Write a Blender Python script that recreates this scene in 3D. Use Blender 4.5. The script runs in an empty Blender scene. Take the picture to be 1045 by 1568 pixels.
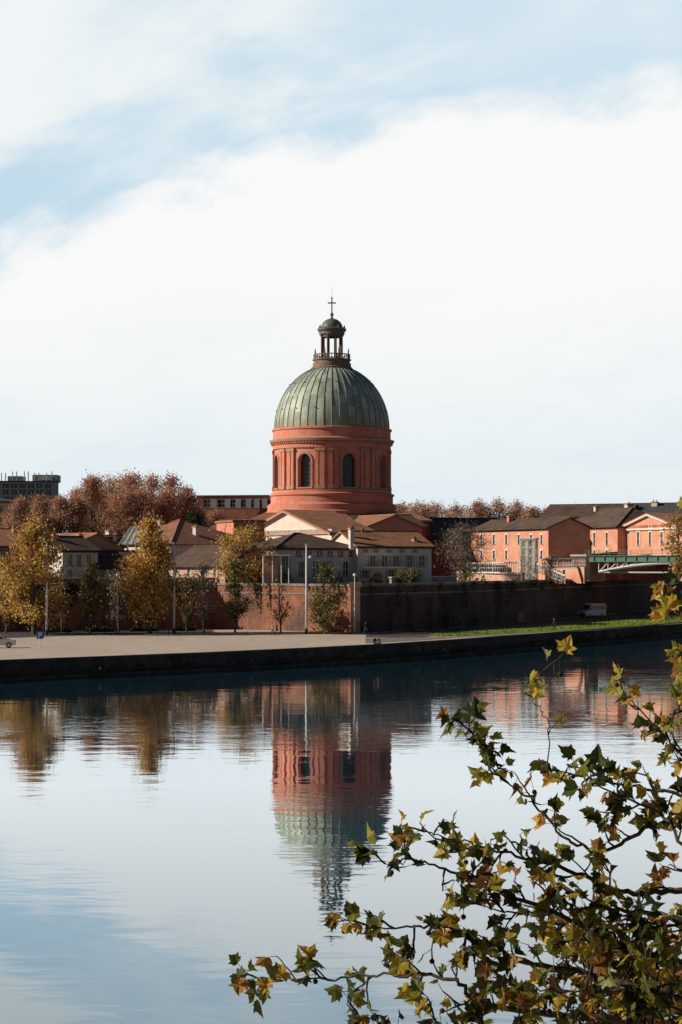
import bpy, math, random
import numpy as np
from mathutils import Vector, Matrix
R = random.Random(7)
NP = np.random.default_rng(7)
EYE=12.0; F=3000.0; CX=522.5; HY=860.0
def X(px,D): return (px-CX)/F*D
def Z(py,D): return EYE+(HY-py)/F*D
scene=bpy.context.scene
# ------------------------------------------------------------------ materials
def newmat(name):
    m=bpy.data.materials.new(name); m.use_nodes=True
    nt=m.node_tree; nt.nodes.clear()
    out=nt.nodes.new('ShaderNodeOutputMaterial')
    return m,nt,out
def M(name,c1,c2=None,scale=1.0,rough=.85,bump=0.0,detail=6,metal=0.0,spec=.25,stretch=(1,1,1),c3=None,scale3=.15,stripes=None,lo=.35,hi=.65,alpha=1.0):
    m,nt,out=newmat(name); N=nt.nodes.new; L=nt.links.new
    p=N('ShaderNodeBsdfPrincipled'); L(p.outputs[0],out.inputs[0])
    p.inputs['Roughness'].default_value=rough; p.inputs['Metallic'].default_value=metal
    p.inputs['Specular IOR Level'].default_value=spec; p.inputs['Alpha'].default_value=alpha
    tc=N('ShaderNodeTexCoord'); mp=N('ShaderNodeMapping'); mp.inputs['Scale'].default_value=stretch
    L(tc.outputs['Object'],mp.inputs[0])
    n=N('ShaderNodeTexNoise'); n.inputs['Scale'].default_value=scale; n.inputs['Detail'].default_value=detail; n.inputs['Roughness'].default_value=.65
    L(mp.outputs[0],n.inputs['Vector'])
    if c2 is None: c2=tuple(v*.72 for v in c1)
    r=N('ShaderNodeValToRGB'); r.color_ramp.elements[0].position=lo; r.color_ramp.elements[1].position=hi
    r.color_ramp.elements[0].color=(*c2,1); r.color_ramp.elements[1].color=(*c1,1)
    L(n.outputs[0],r.inputs[0]); col=r.outputs[0]
    if c3 is not None:
        n3=N('ShaderNodeTexNoise'); n3.inputs['Scale'].default_value=scale3; n3.inputs['Detail'].default_value=7; n3.inputs['Roughness'].default_value=.7
        L(mp.outputs[0],n3.inputs['Vector'])
        r3=N('ShaderNodeValToRGB'); r3.color_ramp.elements[0].position=.48; r3.color_ramp.elements[1].position=.62
        L(n3.outputs[0],r3.inputs[0])
        mx=N('ShaderNodeMix'); mx.data_type='RGBA'; L(r3.outputs[0],mx.inputs[0]); L(col,mx.inputs[6]); mx.inputs[7].default_value=(*c3,1); col=mx.outputs[2]
    if stripes:
        w=N('ShaderNodeTexWave'); w.bands_direction=stripes[0]; w.inputs['Scale'].default_value=stripes[1]; w.inputs['Distortion'].default_value=stripes[3] if len(stripes)>3 else .6; w.inputs['Detail'].default_value=3
        L(tc.outputs['Object'],w.inputs[0])
        mr=N('ShaderNodeMapRange'); mr.inputs[3].default_value=1-stripes[2]; mr.inputs[4].default_value=1.0
        L(w.outputs[1],mr.inputs[0])
        mx=N('ShaderNodeMix'); mx.data_type='RGBA'; mx.blend_type='MULTIPLY'; mx.inputs[0].default_value=1; L(col,mx.inputs[6]); L(mr.outputs[0],mx.inputs[7]); col=mx.outputs[2]
    L(col,p.inputs['Base Color'])
    if bump:
        b=N('ShaderNodeBump'); b.inputs['Distance'].default_value=bump; L(n.outputs[0],b.inputs['Height']); L(b.outputs[0],p.inputs['Normal'])
    return m
def leafmat(name,stops,transl=.35,rough=.6):
    m,nt,out=newmat(name); N=nt.nodes.new; L=nt.links.new
    a=N('ShaderNodeAttribute'); a.attribute_name='tone'
    r=N('ShaderNodeValToRGB'); cr=r.color_ramp
    while len(cr.elements)<len(stops): cr.elements.new(.5)
    for e,(p,c) in zip(cr.elements,stops): e.position=p; e.color=(*c,1)
    L(a.outputs['Fac'],r.inputs[0])
    tc=N('ShaderNodeTexCoord'); n=N('ShaderNodeTexNoise'); n.inputs['Scale'].default_value=.6; n.inputs['Detail'].default_value=4; L(tc.outputs['Object'],n.inputs[0])
    mr=N('ShaderNodeMapRange'); mr.inputs[1].default_value=.3; mr.inputs[2].default_value=.7; mr.inputs[3].default_value=.65; mr.inputs[4].default_value=1.25; L(n.outputs[0],mr.inputs[0])
    mx=N('ShaderNodeMix'); mx.data_type='RGBA'; mx.blend_type='MULTIPLY'; mx.inputs[0].default_value=1; L(r.outputs[0],mx.inputs[6]); L(mr.outputs[0],mx.inputs[7])
    p=N('ShaderNodeBsdfPrincipled'); p.inputs['Roughness'].default_value=rough; p.inputs['Specular IOR Level'].default_value=.25
    t=N('ShaderNodeBsdfTranslucent'); ms=N('ShaderNodeMixShader'); ms.inputs[0].default_value=transl
    L(mx.outputs[2],p.inputs['Base Color']); L(mx.outputs[2],t.inputs[0]); L(p.outputs[0],ms.inputs[1]); L(t.outputs[0],ms.inputs[2]); L(ms.outputs[0],out.inputs[0])
    return m
BR=M('brick_salmon',(.72,.27,.18),(.58,.19,.12),scale=.8,c3=(.62,.30,.22),scale3=.25)
BRD=M('brick_red_old',(.34,.11,.07),(.22,.07,.045),scale=.6,c3=(.30,.15,.11),scale3=.2)
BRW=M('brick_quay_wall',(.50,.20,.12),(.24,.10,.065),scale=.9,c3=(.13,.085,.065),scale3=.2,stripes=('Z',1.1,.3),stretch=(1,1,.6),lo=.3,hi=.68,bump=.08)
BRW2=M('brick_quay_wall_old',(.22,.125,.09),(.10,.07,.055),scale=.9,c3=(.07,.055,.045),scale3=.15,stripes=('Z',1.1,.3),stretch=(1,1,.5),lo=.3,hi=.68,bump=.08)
STONE=M('stone_trim',(.54,.32,.24),(.42,.24,.18),scale=1.5)
BRONZE=M('lantern_stone',(.30,.21,.16),(.17,.12,.09),scale=1.2)
LEAD=M('lantern_lead_cap',(.20,.20,.16),(.11,.11,.09),scale=1.5,rough=.5)
STONEW=M('stone_coping',(.34,.29,.24),(.20,.17,.14),scale=1.2)
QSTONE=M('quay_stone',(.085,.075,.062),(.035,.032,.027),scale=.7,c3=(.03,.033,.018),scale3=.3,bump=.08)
TILE=M('roof_tile',(.52,.23,.125),(.32,.15,.09),scale=1.2,c3=(.27,.15,.10),scale3=.4,stripes=('X',1.0,.35))
TILED=M('roof_tile_dark',(.19,.11,.08),(.11,.07,.055),scale=1.0,c3=(.08,.06,.05),scale3=.3,stripes=('X',1.0,.3))
SLATE=M('roof_slate',(.10,.09,.09),(.065,.06,.065),scale=1.0)
STUC=M('stucco_grey',(.50,.42,.37),(.38,.31,.28),scale=.6,c3=(.28,.21,.18),scale3=.3)
STUP=M('stucco_pink',(.66,.40,.31),(.56,.32,.24),scale=.6,c3=(.5,.3,.22),scale3=.3)
STUW=M('stucco_cream',(.78,.68,.59),(.66,.56,.47),scale=.6)
STUO=M('stucco_orange',(.72,.32,.21),(.58,.25,.16),scale=.5,c3=(.66,.36,.25),scale3=.25)
CONC=M('concrete_grey',(.40,.43,.41),(.30,.32,.31),scale=.3)
WHITE=M('white_paint',(.80,.79,.76),(.7,.68,.64),scale=2,rough=.5)
GLASS=M('window_glass',(.035,.04,.045),(.02,.022,.025),scale=.8,rough=.12,spec=.6)
GLASSL=M('pale_glass',(.50,.66,.60),(.40,.56,.50),scale=.5,rough=.15,spec=.6,alpha=.5)
SHUT=M('shutter_paint',(.5,.46,.42),(.42,.38,.34),scale=2)
DARK=M('dark_metal',(.04,.045,.045),(.025,.03,.03),scale=2,rough=.5)
POLE=M('galvanised_pole',(.76,.75,.71),(.66,.65,.62),scale=2,rough=.45)
BARS=M('window_bar_iron',(.16,.16,.15),(.12,.12,.11),scale=2,rough=.6)
GREENP=M('bridge_green_paint',(.18,.33,.25),(.12,.25,.19),scale=1,rough=.5)
BARK=M('bark_brown',(.14,.105,.075),(.08,.06,.04),scale=6,bump=.02)
BARKL=M('bark_plane',(.13,.105,.075),(.06,.048,.035),scale=9,bump=.01)
TWIG=M('twig_bark',(.06,.04,.03),(.03,.02,.015),scale=20)
SEED=M('seed_ball',(.06,.035,.02),(.03,.018,.012),scale=40,bump=.004)
PAVE=M('promenade_gravel',(.62,.50,.41),(.50,.40,.33),scale=.5,c3=(.50,.41,.34),scale3=.06,stretch=(1,.5,1))
ROAD=M('asphalt',(.095,.087,.08),(.06,.056,.054),scale=.8)
GRASS=M('grass',(.20,.27,.04),(.12,.17,.025),scale=1.2,c3=(.20,.19,.05),scale3=.25,bump=.1)
EARTH=M('ground_earth',(.13,.11,.08),(.08,.07,.05),scale=.2)
GOLD=leafmat('autumn_gold_leaves',[(0,(.32,.16,.05)),(.4,(.58,.33,.09)),(.75,(.78,.50,.16)),(1,(.66,.56,.19))],transl=.45)
OLIVE=leafmat('olive_leaves',[(0,(.055,.055,.025)),(.5,(.17,.15,.05)),(1,(.38,.29,.09))])
DGREEN=leafmat('dark_green_leaves',[(0,(.025,.04,.018)),(.6,(.055,.07,.03)),(1,(.12,.11,.035))])
RUSSET=leafmat('russet_twigs',[(0,(.34,.18,.12)),(.5,(.58,.31,.20)),(1,(.74,.46,.30))],transl=.4)
BAREG=leafmat('bare_twigs',[(0,(.14,.11,.09)),(.5,(.25,.19,.155)),(1,(.38,.28,.21))],transl=.2)
PLANEL=leafmat('plane_leaves',[(0,(.028,.036,.012)),(.28,(.06,.075,.018)),(.5,(.15,.155,.03)),(.68,(.34,.31,.05)),(.84,(.66,.45,.06)),(.93,(.50,.24,.05)),(1,(.24,.10,.04))],transl=.45,rough=.42)
# ------------------------------------------------------------------ mesh builder
class MB:
    def __init__(s): s.v=[]; s.f=[]; s.m=Matrix.Identity(4)
    def add(s,vs,fs):
        o=len(s.v); s.v+= [tuple(s.m@Vector(v)) for v in vs]; s.f+=[tuple(i+o for i in f) for f in fs]
    def box(s,x0,x1,y0,y1,z0,z1):
        s.add([(x0,y0,z0),(x1,y0,z0),(x1,y1,z0),(x0,y1,z0),(x0,y0,z1),(x1,y0,z1),(x1,y1,z1),(x0,y1,z1)],
              [(0,3,2,1),(4,5,6,7),(0,1,5,4),(1,2,6,5),(2,3,7,6),(3,0,4,7)])
    def slab(s,pts,t):
        n=len(pts); vs=[tuple(p) for p in pts]+[(p[0],p[1],p[2]-t) for p in pts]
        s.add(vs,[tuple(range(n)),tuple(range(2*n-1,n-1,-1))]+[(i,i+n,(i+1)%n+n,(i+1)%n) for i in range(n)])
    def poly(s,pts): s.add(pts,[tuple(range(len(pts)))])
    def prof(s,pts,y0,y1):   # (x,z) outline extruded along y
        n=len(pts); vs=[(p[0],y0,p[1]) for p in pts]+[(p[0],y1,p[1]) for p in pts]
        s.add(vs,[tuple(range(n)),tuple(range(2*n-1,n-1,-1))]+[(i,i+n,(i+1)%n+n,(i+1)%n) for i in range(n)])
    def tube(s,pts,rad,k=6,cap=True):
        pts=[Vector(p) for p in pts]
        if not hasattr(rad,'__len__'): rad=[rad]*len(pts)
        vs=[]; 
        for i,p in enumerate(pts):
            d=(pts[min(i+1,len(pts)-1)]-pts[max(i-1,0)])
            if d.length<1e-9: d=Vector((0,0,1))
            d.normalize(); a=d.cross(Vector((0,0,1)) if abs(d.z)<.9 else Vector((1,0,0))).normalized(); b=d.cross(a)
            for j in range(k):
                t=2*math.pi*j/k; vs.append(p+(a*math.cos(t)+b*math.sin(t))*rad[i])
        fs=[]
        for i in range(len(pts)-1):
            for j in range(k): fs.append((i*k+j,i*k+(j+1)%k,(i+1)*k+(j+1)%k,(i+1)*k+j))
        if cap: fs.append(tuple(range(k))[::-1]); fs.append(tuple(range((len(pts)-1)*k,len(pts)*k)))
        s.add(vs,fs)
    def revolve(s,prof,k=96,cx=0,cy=0):
        vs=[];fs=[]
        for r,z in prof:
            for j in range(k):
                t=2*math.pi*j/k; vs.append((cx+r*math.cos(t),cy+r*math.sin(t),z))
        for i in range(len(prof)-1):
            for j in range(k): fs.append((i*k+j,i*k+(j+1)%k,(i+1)*k+(j+1)%k,(i+1)*k+j))
        s.add(vs,fs)
    def ball(s,c,r,k=8,n=6,sz=1):
        s.revolve([(max(r*math.sin(math.pi*i/n),1e-4),c[2]-r*sz*math.cos(math.pi*i/n)) for i in range(n+1)],k,c[0],c[1])
    def obj(s,name,mat,parent=None,smooth=False,bevel=0):
        me=bpy.data.meshes.new(name); me.from_pydata(s.v,[],s.f); me.materials.append(mat)
        if smooth: me.polygons.foreach_set('use_smooth',[True]*len(me.polygons))
        o=bpy.data.objects.new(name,me); scene.collection.objects.link(o)
        if parent: o.parent=parent
        if bevel:
            b=o.modifiers.new('b','BEVEL'); b.width=bevel; b.segments=2; b.limit_method='ANGLE'
        return o
def empty(name,loc=(0,0,0),yaw=0):
    e=bpy.data.objects.new(name,None); e.location=loc; e.rotation_euler=(0,0,yaw); scene.collection.objects.link(e); return e
class G:
    def __init__(s,name,loc=(0,0,0),yaw=0): s.e=empty(name,loc,yaw); s.p={}
    def part(s,name,mat,smooth=False,bevel=0):
        if name not in s.p: s.p[name]=(MB(),mat,smooth,bevel)
        return s.p[name][0]
    def done(s):
        for n,(mb,mat,sm,bv) in s.p.items():
            if mb.v: mb.obj(n,mat,s.e,sm,bv)
        return s.e
def leafmesh(name,P,size,mat,parent=None,aspect=.7,updir=0.0,tone=None,zj=.3):
    n=len(P)
    d=NP.normal(size=(n,3)); d[:,2]+=updir; d/=np.linalg.norm(d,axis=1)[:,None]
    e=NP.normal(size=(n,3)); e=np.cross(d,e); e/=np.linalg.norm(e,axis=1)[:,None]
    sz=size*NP.uniform(.5,1.4,size=(n,1)); a=d*sz; b=e*sz*aspect
    bend=np.cross(d,e)*sz*zj
    V=np.stack([P-a,P+b+bend*.3,P+a,P-b+bend],axis=1).reshape(-1,3)
    me=bpy.data.meshes.new(name); me.vertices.add(4*n); me.vertices.foreach_set('co',V.ravel())
    me.loops.add(4*n); me.loops.foreach_set('vertex_index',np.arange(4*n,dtype=np.int32))
    me.polygons.add(n); me.polygons.foreach_set('loop_start',np.arange(0,4*n,4,dtype=np.int32)); me.polygons.foreach_set('loop_total',np.full(n,4,dtype=np.int32))
    me.update(); me.validate()
    if tone is None: tone=NP.uniform(0,1,n)
    at=me.attributes.new('tone','FLOAT','FACE'); at.data.foreach_set('value',tone.astype(np.float32))
    me.materials.append(mat)
    o=bpy.data.objects.new(name,me); scene.collection.objects.link(o)
    if parent: o.parent=parent
    return o
# ------------------------------------------------------------------ camera, sun, sky
cam=bpy.data.cameras.new('camera'); co=bpy.data.objects.new('camera',cam); scene.collection.objects.link(co); scene.camera=co
co.location=(0,0,EYE); co.rotation_euler=(math.radians(90),0,0)
cam.sensor_fit='VERTICAL'; cam.sensor_height=36; cam.lens=F/1568*36; cam.shift_y=76/1568; cam.clip_start=.1; cam.clip_end=20000
SUN_EL=math.radians(25)
sd=Vector((-1,-.04,0)).normalized()*math.cos(SUN_EL)+Vector((0,0,math.sin(SUN_EL)))
su=bpy.data.lights.new('sun','SUN'); su.energy=5.0; su.angle=math.radians(.5); su.color=(1,.92,.78)
so=bpy.data.objects.new('sun',su); scene.collection.objects.link(so); so.rotation_euler=(-sd).to_track_quat('-Z','Y').to_euler()
w=bpy.data.worlds.new('World'); scene.world=w; w.use_nodes=True; nt=w.node_tree; nt.nodes.clear(); N=nt.nodes.new; L=nt.links.new
def math_(op,a,b=None,c=None,clamp=False):
    n=N('ShaderNodeMath'); n.operation=op; n.use_clamp=clamp
    for i,v in enumerate((a,b,c)):
        if v is None: continue
        if isinstance(v,(int,float)): n.inputs[i].default_value=v
        else: L(v,n.inputs[i])
    return n.outputs[0]
def sm(v,a,b,lo=0,hi=1):
    n=N('ShaderNodeMapRange'); n.interpolation_type='SMOOTHSTEP'; L(v,n.inputs[0])
    n.inputs[1].default_value=a; n.inputs[2].default_value=b; n.inputs[3].default_value=lo; n.inputs[4].default_value=hi; return n.outputs[0]
def mixc(f,a,b):
    n=N('ShaderNodeMix'); n.data_type='RGBA'
    for s,v in ((0,f),(6,a),(7,b)):
        if isinstance(v,(int,float)): n.inputs[s].default_value=v
        elif isinstance(v,tuple): n.inputs[s].default_value=(*v,1)
        else: L(v,n.inputs[s])
    return n.outputs[2]
out=N('ShaderNodeOutputWorld'); tc=N('ShaderNodeTexCoord'); sp=N('ShaderNodeSeparateXYZ'); L(tc.outputs['Generated'],sp.inputs[0])
yy=math_('MAXIMUM',sp.outputs[1],.08); u=math_('DIVIDE',sp.outputs[0],yy); v=math_('DIVIDE',sp.outputs[2],yy)
cb=N('ShaderNodeCombineXYZ'); L(u,cb.inputs[0]); L(v,cb.inputs[1])
def cloudnoise(rot,sx,sy,scale,det,rough,loc,dist=0):
    mpn=N('ShaderNodeMapping'); mpn.vector_type='TEXTURE'; mpn.inputs['Rotation'].default_value=(0,0,math.radians(rot)); mpn.inputs['Scale'].default_value=(sx,sy,1); mpn.inputs['Location'].default_value=loc; L(cb.outputs[0],mpn.inputs[0])
    n1=N('ShaderNodeTexNoise'); n1.inputs['Scale'].default_value=scale; n1.inputs['Detail'].default_value=det; n1.inputs['Roughness'].default_value=rough; n1.inputs['Distortion'].default_value=dist; L(mpn.outputs[0],n1.inputs[0]); return n1.outputs[0]
n1=cloudnoise(14,1.2,.7,17,10,.58,(.31,.2,0),.15)
n2=cloudnoise(18,1.7,.7,11,10,.6,(.7,.13,0),.2)
n3=cloudnoise(20,1.6,.75,7,6,.55,(.2,.5,0))
n4=cloudnoise(8,2.0,.5,12,7,.55,(.5,.9,0))
uc=math_('MINIMUM',math_('MAXIMUM',u,-.5),.5)
ve=math_('ADD',math_('MULTIPLY_ADD',uc,.25,.216),math_('MULTIPLY',math_('MULTIPLY',uc,uc),-.6))
s_=math_('ADD',math_('SUBTRACT',v,ve),math_('MULTIPLY',math_('SUBTRACT',n1,.5),.075))
low=sm(s_,-.010,.016,1,0)
s2=math_('ADD',math_('SUBTRACT',v,ve),math_('MULTIPLY',math_('SUBTRACT',n2,.5),.26))
thin=math_('MULTIPLY',sm(s2,.0,.075),sm(math_('ADD',n3,math_('MULTIPLY',uc,-.6)),.38,.60,.35,1.0))
cl=math_('MAXIMUM',low,thin)
hor=sm(v,0.0,.15)
wh=mixc(hor,(.76,.845,.88),(.95,.955,.95))
whu=mixc(sm(s_,0,.05),wh,(.86,.905,.915))
whu=mixc(math_('MULTIPLY',sm(n4,.45,.65),sm(v,.17,.02,0,.55)),whu,(.70,.81,.87))
blue=mixc(sm(u,-.2,.15),(.53,.71,.83),(.61,.755,.86))
skyc=mixc(cl,blue,whu)
bgc=N('ShaderNodeBackground'); L(skyc,bgc.inputs[0]); bgc.inputs[1].default_value=1.0
st=N('ShaderNodeTexSky'); st.sky_type='NISHITA'; st.sun_disc=False; st.sun_elevation=SUN_EL; st.sun_rotation=math.atan2(sd.x,sd.y); st.air_density=.6; st.dust_density=.1
bgn=N('ShaderNodeBackground'); L(st.outputs[0],bgn.inputs[0]); bgn.inputs[1].default_value=.032
mask=math_('MULTIPLY',sm(sp.outputs[1],.74,.93),sm(v,.33,.6,1,0))
ms=N('ShaderNodeMixShader'); L(mask,ms.inputs[0]); L(bgn.outputs[0],ms.inputs[1]); L(bgc.outputs[0],ms.inputs[2]); L(ms.outputs[0],out.inputs[0])
# ------------------------------------------------------------------ water
m,nt,o_=newmat('river_water'); N=nt.nodes.new; L=nt.links.new
tc=N('ShaderNodeTexCoord')
def wn(scale,stretch,detail,rot=0):
    mp=N('ShaderNodeMapping'); mp.inputs['Scale'].default_value=stretch; mp.inputs['Rotation'].default_value=(0,0,rot); L(tc.outputs['Object'],mp.inputs[0])
    n=N('ShaderNodeTexNoise'); n.inputs['Scale'].default_value=scale; n.inputs['Detail'].default_value=detail; L(mp.outputs[0],n.inputs[0]); return n.outputs[0]
b1=N('ShaderNodeBump'); b1.inputs['Distance'].default_value=.014; L(wn(.4,(.6,1,1),2),b1.inputs['Height'])
big=wn(.03,(1,1.6,1),3)
mrr=N('ShaderNodeMapRange'); mrr.inputs[1].default_value=.45; mrr.inputs[2].default_value=.6; mrr.inputs[3].default_value=.15; mrr.inputs[4].default_value=1.0; L(big,mrr.inputs[0])
b2=N('ShaderNodeBump'); b2.inputs['Distance'].default_value=.010; L(wn(1.6,(.5,1,1),3,.2),b2.inputs['Height']); L(mrr.outputs[0],b2.inputs['Strength']); L(b1.outputs[0],b2.inputs['Normal'])
g=N('ShaderNodeBsdfGlossy'); g.inputs['Roughness'].default_value=.018; g.inputs['Color'].default_value=(.90,.95,.98,1); L(b2.outputs[0],g.inputs['Normal'])
d=N('ShaderNodeBsdfDiffuse'); d.inputs[0].default_value=(.02,.085,.135,1)
fr=N('ShaderNodeFresnel'); fr.inputs[0].default_value=1.33
mr=N('ShaderNodeMapRange'); mr.inputs[1].default_value=.22; mr.inputs[2].default_value=.50; mr.inputs[3].default_value=.40; mr.inputs[4].default_value=.90; L(fr.outputs[0],mr.inputs[0])
mx=N('ShaderNodeMixShader'); L(mr.outputs[0],mx.inputs[0]); L(d.outputs[0],mx.inputs[1]); L(g.outputs[0],mx.inputs[2]); L(mx.outputs[0],o_.inputs[0])
mb=MB(); mb.poly([(-3000,-200,0),(3000,-200,0),(3000,3000,0),(-3000,3000,0)]); mb.obj('river_water',m)
# ------------------------------------------------------------------ far bank
ED=[(-900,60),(-200,112)]+[(X(p,D),D) for p,D in ((-300,176),(0,197),(160,205),(320,214),(470,225),(590,236),(700,250),(850,275),(1000,306))]+[(80,372),(150,520),(400,1000),(2500,2600)]
WALL=[(X(p,D),D) for p,D in ((-100,277),(325,292),(548,275),(700,298),(800,325),(907,368),(1000,400),(1100,450))]
WALLF=[(-900,230),(-200,262)]+WALL+[(200,650),(450,1100),(2500,2700)]
def resample(P,n):
    P=[Vector((p[0],p[1])) for p in P]; Ls=[0]
    for a,b in zip(P,P[1:]): Ls.append(Ls[-1]+(b-a).length)
    out=[]
    for i in range(n):
        t=Ls[-1]*i/(n-1); k=0
        while k<len(P)-2 and Ls[k+1]<t: k+=1
        f=(t-Ls[k])/(Ls[k+1]-Ls[k]); q=P[k].lerp(P[k+1],f); out.append((q.x,q.y))
    return out
mb=MB(); 
poly=[(x,y,2.0) for x,y in ED]+[(x,y+3,2.0) for x,y in reversed(WALLF)]
mb.poly(poly); mb.obj('promenade_pavement',PAVE)
# ground behind the wall, to the horizon
mb=MB(); mb.poly([(x,y+.5,8.6) for x,y in WALLF]+[(9000,9000,8.6),(-9000,9000,8.6),(-9000,230,8.6)]); mb.obj('ground',EARTH)
# quay wall with coping and ledge
q=G('quay_wall')
def wallstrip(mb,P,z0,z1,off0=0,off1=0):
    n=len(P); vs=[]
    for i,(x,y) in enumerate(P):
        a=Vector(P[max(i-1,0)]); b=Vector(P[min(i+1,n-1)]); t=(b-a).normalized(); nr=Vector((t.y,-t.x))
        vs.append((x+nr.x*off0,y+nr.y*off0,z0)); vs.append((x+nr.x*off1,y+nr.y*off1,z1))
    mb.add(vs,[(2*i,2*i+2,2*i+3,2*i+1) for i in range(n-1)])
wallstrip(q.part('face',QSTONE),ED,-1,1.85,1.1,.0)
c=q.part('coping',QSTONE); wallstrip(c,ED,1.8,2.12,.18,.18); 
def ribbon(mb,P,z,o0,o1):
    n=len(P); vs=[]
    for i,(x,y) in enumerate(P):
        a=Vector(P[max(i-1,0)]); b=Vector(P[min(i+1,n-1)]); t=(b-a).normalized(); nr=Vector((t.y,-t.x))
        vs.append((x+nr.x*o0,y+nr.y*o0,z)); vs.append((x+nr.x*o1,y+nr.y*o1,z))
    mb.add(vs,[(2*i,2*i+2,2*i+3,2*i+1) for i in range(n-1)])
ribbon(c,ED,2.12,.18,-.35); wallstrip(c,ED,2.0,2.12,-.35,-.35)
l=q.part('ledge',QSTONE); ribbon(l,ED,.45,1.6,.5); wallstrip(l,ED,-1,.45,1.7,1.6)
q.done()
# weeds along quay foot
P=[]
er=resample(ED[2:11],900)
for x,y in er:
    for k in range(R.choice((0,0,2,6))): P.append((x+R.gauss(.8,.5),y-R.uniform(.2,1.4),R.uniform(.4,1.2)))
WEED=leafmat('weed_leaves',[(0,(.014,.018,.009)),(1,(.05,.05,.02))])
leafmesh('quay_weeds',np.array(P),.14,WEED,updir=.8)
def gz(px,py,z=2.0):
    D=(EYE-z)*F/(py-HY); return (X(px,D),D)
def flat(name,pts,z,mat):
    mb=MB(); mb.poly([(x,y,z) for x,y in pts]); return mb.obj(name,mat)
flat('lawn',[gz(*p) for p in ((640,974.5),(700,974.5),(800,970),(900,964),(1004,956),(1080,951),(1080,943),(1000,947),(900,953),(800,962),(690,970.5))],2.05,GRASS)
flat('lawn',[gz(*p) for p in ((473,970),(545,971.5),(548,969),(500,966),(473,967))],2.05,GRASS)
flat('road',[(-200,245),gz(0,977.5),gz(120,973),gz(330,968.5),gz(325,965),(X(-100,275),275),(-200,258)],2.02,ROAD)
flat('road',[gz(560,976),gz(640,977),gz(690,971),gz(800,962.6),gz(900,953.5),gz(1000,947.6),gz(1080,943.6),gz(1080,936),gz(1000,936.5),gz(907,942.5),gz(800,953),gz(700,961.5),gz(562,970.5)],2.02,ROAD)
flat('footpath',[gz(*p) for p in ((560,985),(640,981),(700,976.5),(800,972),(900,966.2),(1004,958),(1080,953),(1080,952),(1004,957),(900,965),(800,971),(700,975.3),(560,977.5))],2.03,M('footpath_surface',(.24,.21,.18),(.17,.15,.13),scale=.5))
# tufts on lawn
P=[]
for i in range(9000):
    t=R.random(); px=660+t*380
    yb=974.5-(px-700)*.061 if px>700 else 974.5; yt=970.5-(px-690)*.0745 if px>690 else 971
    x,y=gz(px,R.uniform(yt,yb)); P.append((x,y,2.1))
leafmesh('grass_tufts',np.array(P),.11,leafmat('grass_blades',[(0,(.10,.15,.02)),(.6,(.27,.36,.045)),(1,(.42,.44,.10))]),updir=2.0)
# brick retaining wall
w1=G('retaining_wall')
def thick(mb,P,z0,z1,t):
    wallstrip(mb,P,z0,z1,0,0); wallstrip(mb,list(P),z0,z1,-t,-t); ribbon(mb,P,z1,0,-t)
thick(w1.part('brick_face',BRW),resample(WALLF[1:4],24)+resample(WALL[1:3],20)[1:],1.9,8.5,.6)
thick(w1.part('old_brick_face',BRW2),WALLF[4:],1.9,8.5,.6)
cp=w1.part('coping',STONEW)
wallstrip(cp,WALLF,8.5,8.85,.15,.15); ribbon(cp,WALLF,8.85,.15,-.75); ribbon(cp,WALLF,8.5,.15,0); wallstrip(cp,WALLF,8.3,8.85,-.75,-.75)
wallstrip(cp,WALLF,7.3,7.5,.08,.08); ribbon(cp,WALLF,7.5,.08,0)
cx,cy=WALL[2]; pr=w1.part('corner_pier',STONE); pr.box(cx-1.0,cx+.35,cy-.8,cy+1,1.9,8.45); pr.box(cx-1.2,cx+.5,cy-1.0,cy+1.2,8.45,9.1)
for k,f in enumerate((.12,.3,.5,.7,.88)):
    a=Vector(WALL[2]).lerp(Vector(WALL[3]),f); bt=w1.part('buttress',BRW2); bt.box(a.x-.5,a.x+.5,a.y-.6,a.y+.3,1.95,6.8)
a=Vector(WALL[4]); dr=w1.part('doorway',STUP); dr.box(a.x-2.3,a.x+.1,a.y-1.9,a.y+.2,1.95,2+1.7); dk=w1.part('door_opening',DARK); dk.box(a.x-2.9,a.x-1.1,a.y-.9,a.y+.2,3.72,6.2)
w1.done()
# ivy hanging over the wall
P=[]
for i in range(70):
    f=R.random(); seg=R.choice((0,0,0,1,2,3,4)); a=Vector(WALL[seg]).lerp(Vector(WALL[seg+1]),f); w_=R.uniform(.4,2.0); h_=R.uniform(.8,4)
    for k in range(int(w_*h_*45)):
        t=R.random()**1.5; P.append((a.x+R.gauss(0,w_*.4),a.y-.25-R.random()*.2,8.9-t*h_))
leafmesh('wall_ivy',np.array(P),.13,DGREEN)
# near bank
nb=G('near_embankment'); nb.part('quay',PAVE).box(-400,400,-60,24,-1,2.0); nb.part('wall',BRW2).box(-400,400,-60,1.2,2.0,10.2); nb.part('parapet',STONEW).box(-400,400,.7,1.1,10.2,11.0); nb.done()
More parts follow.
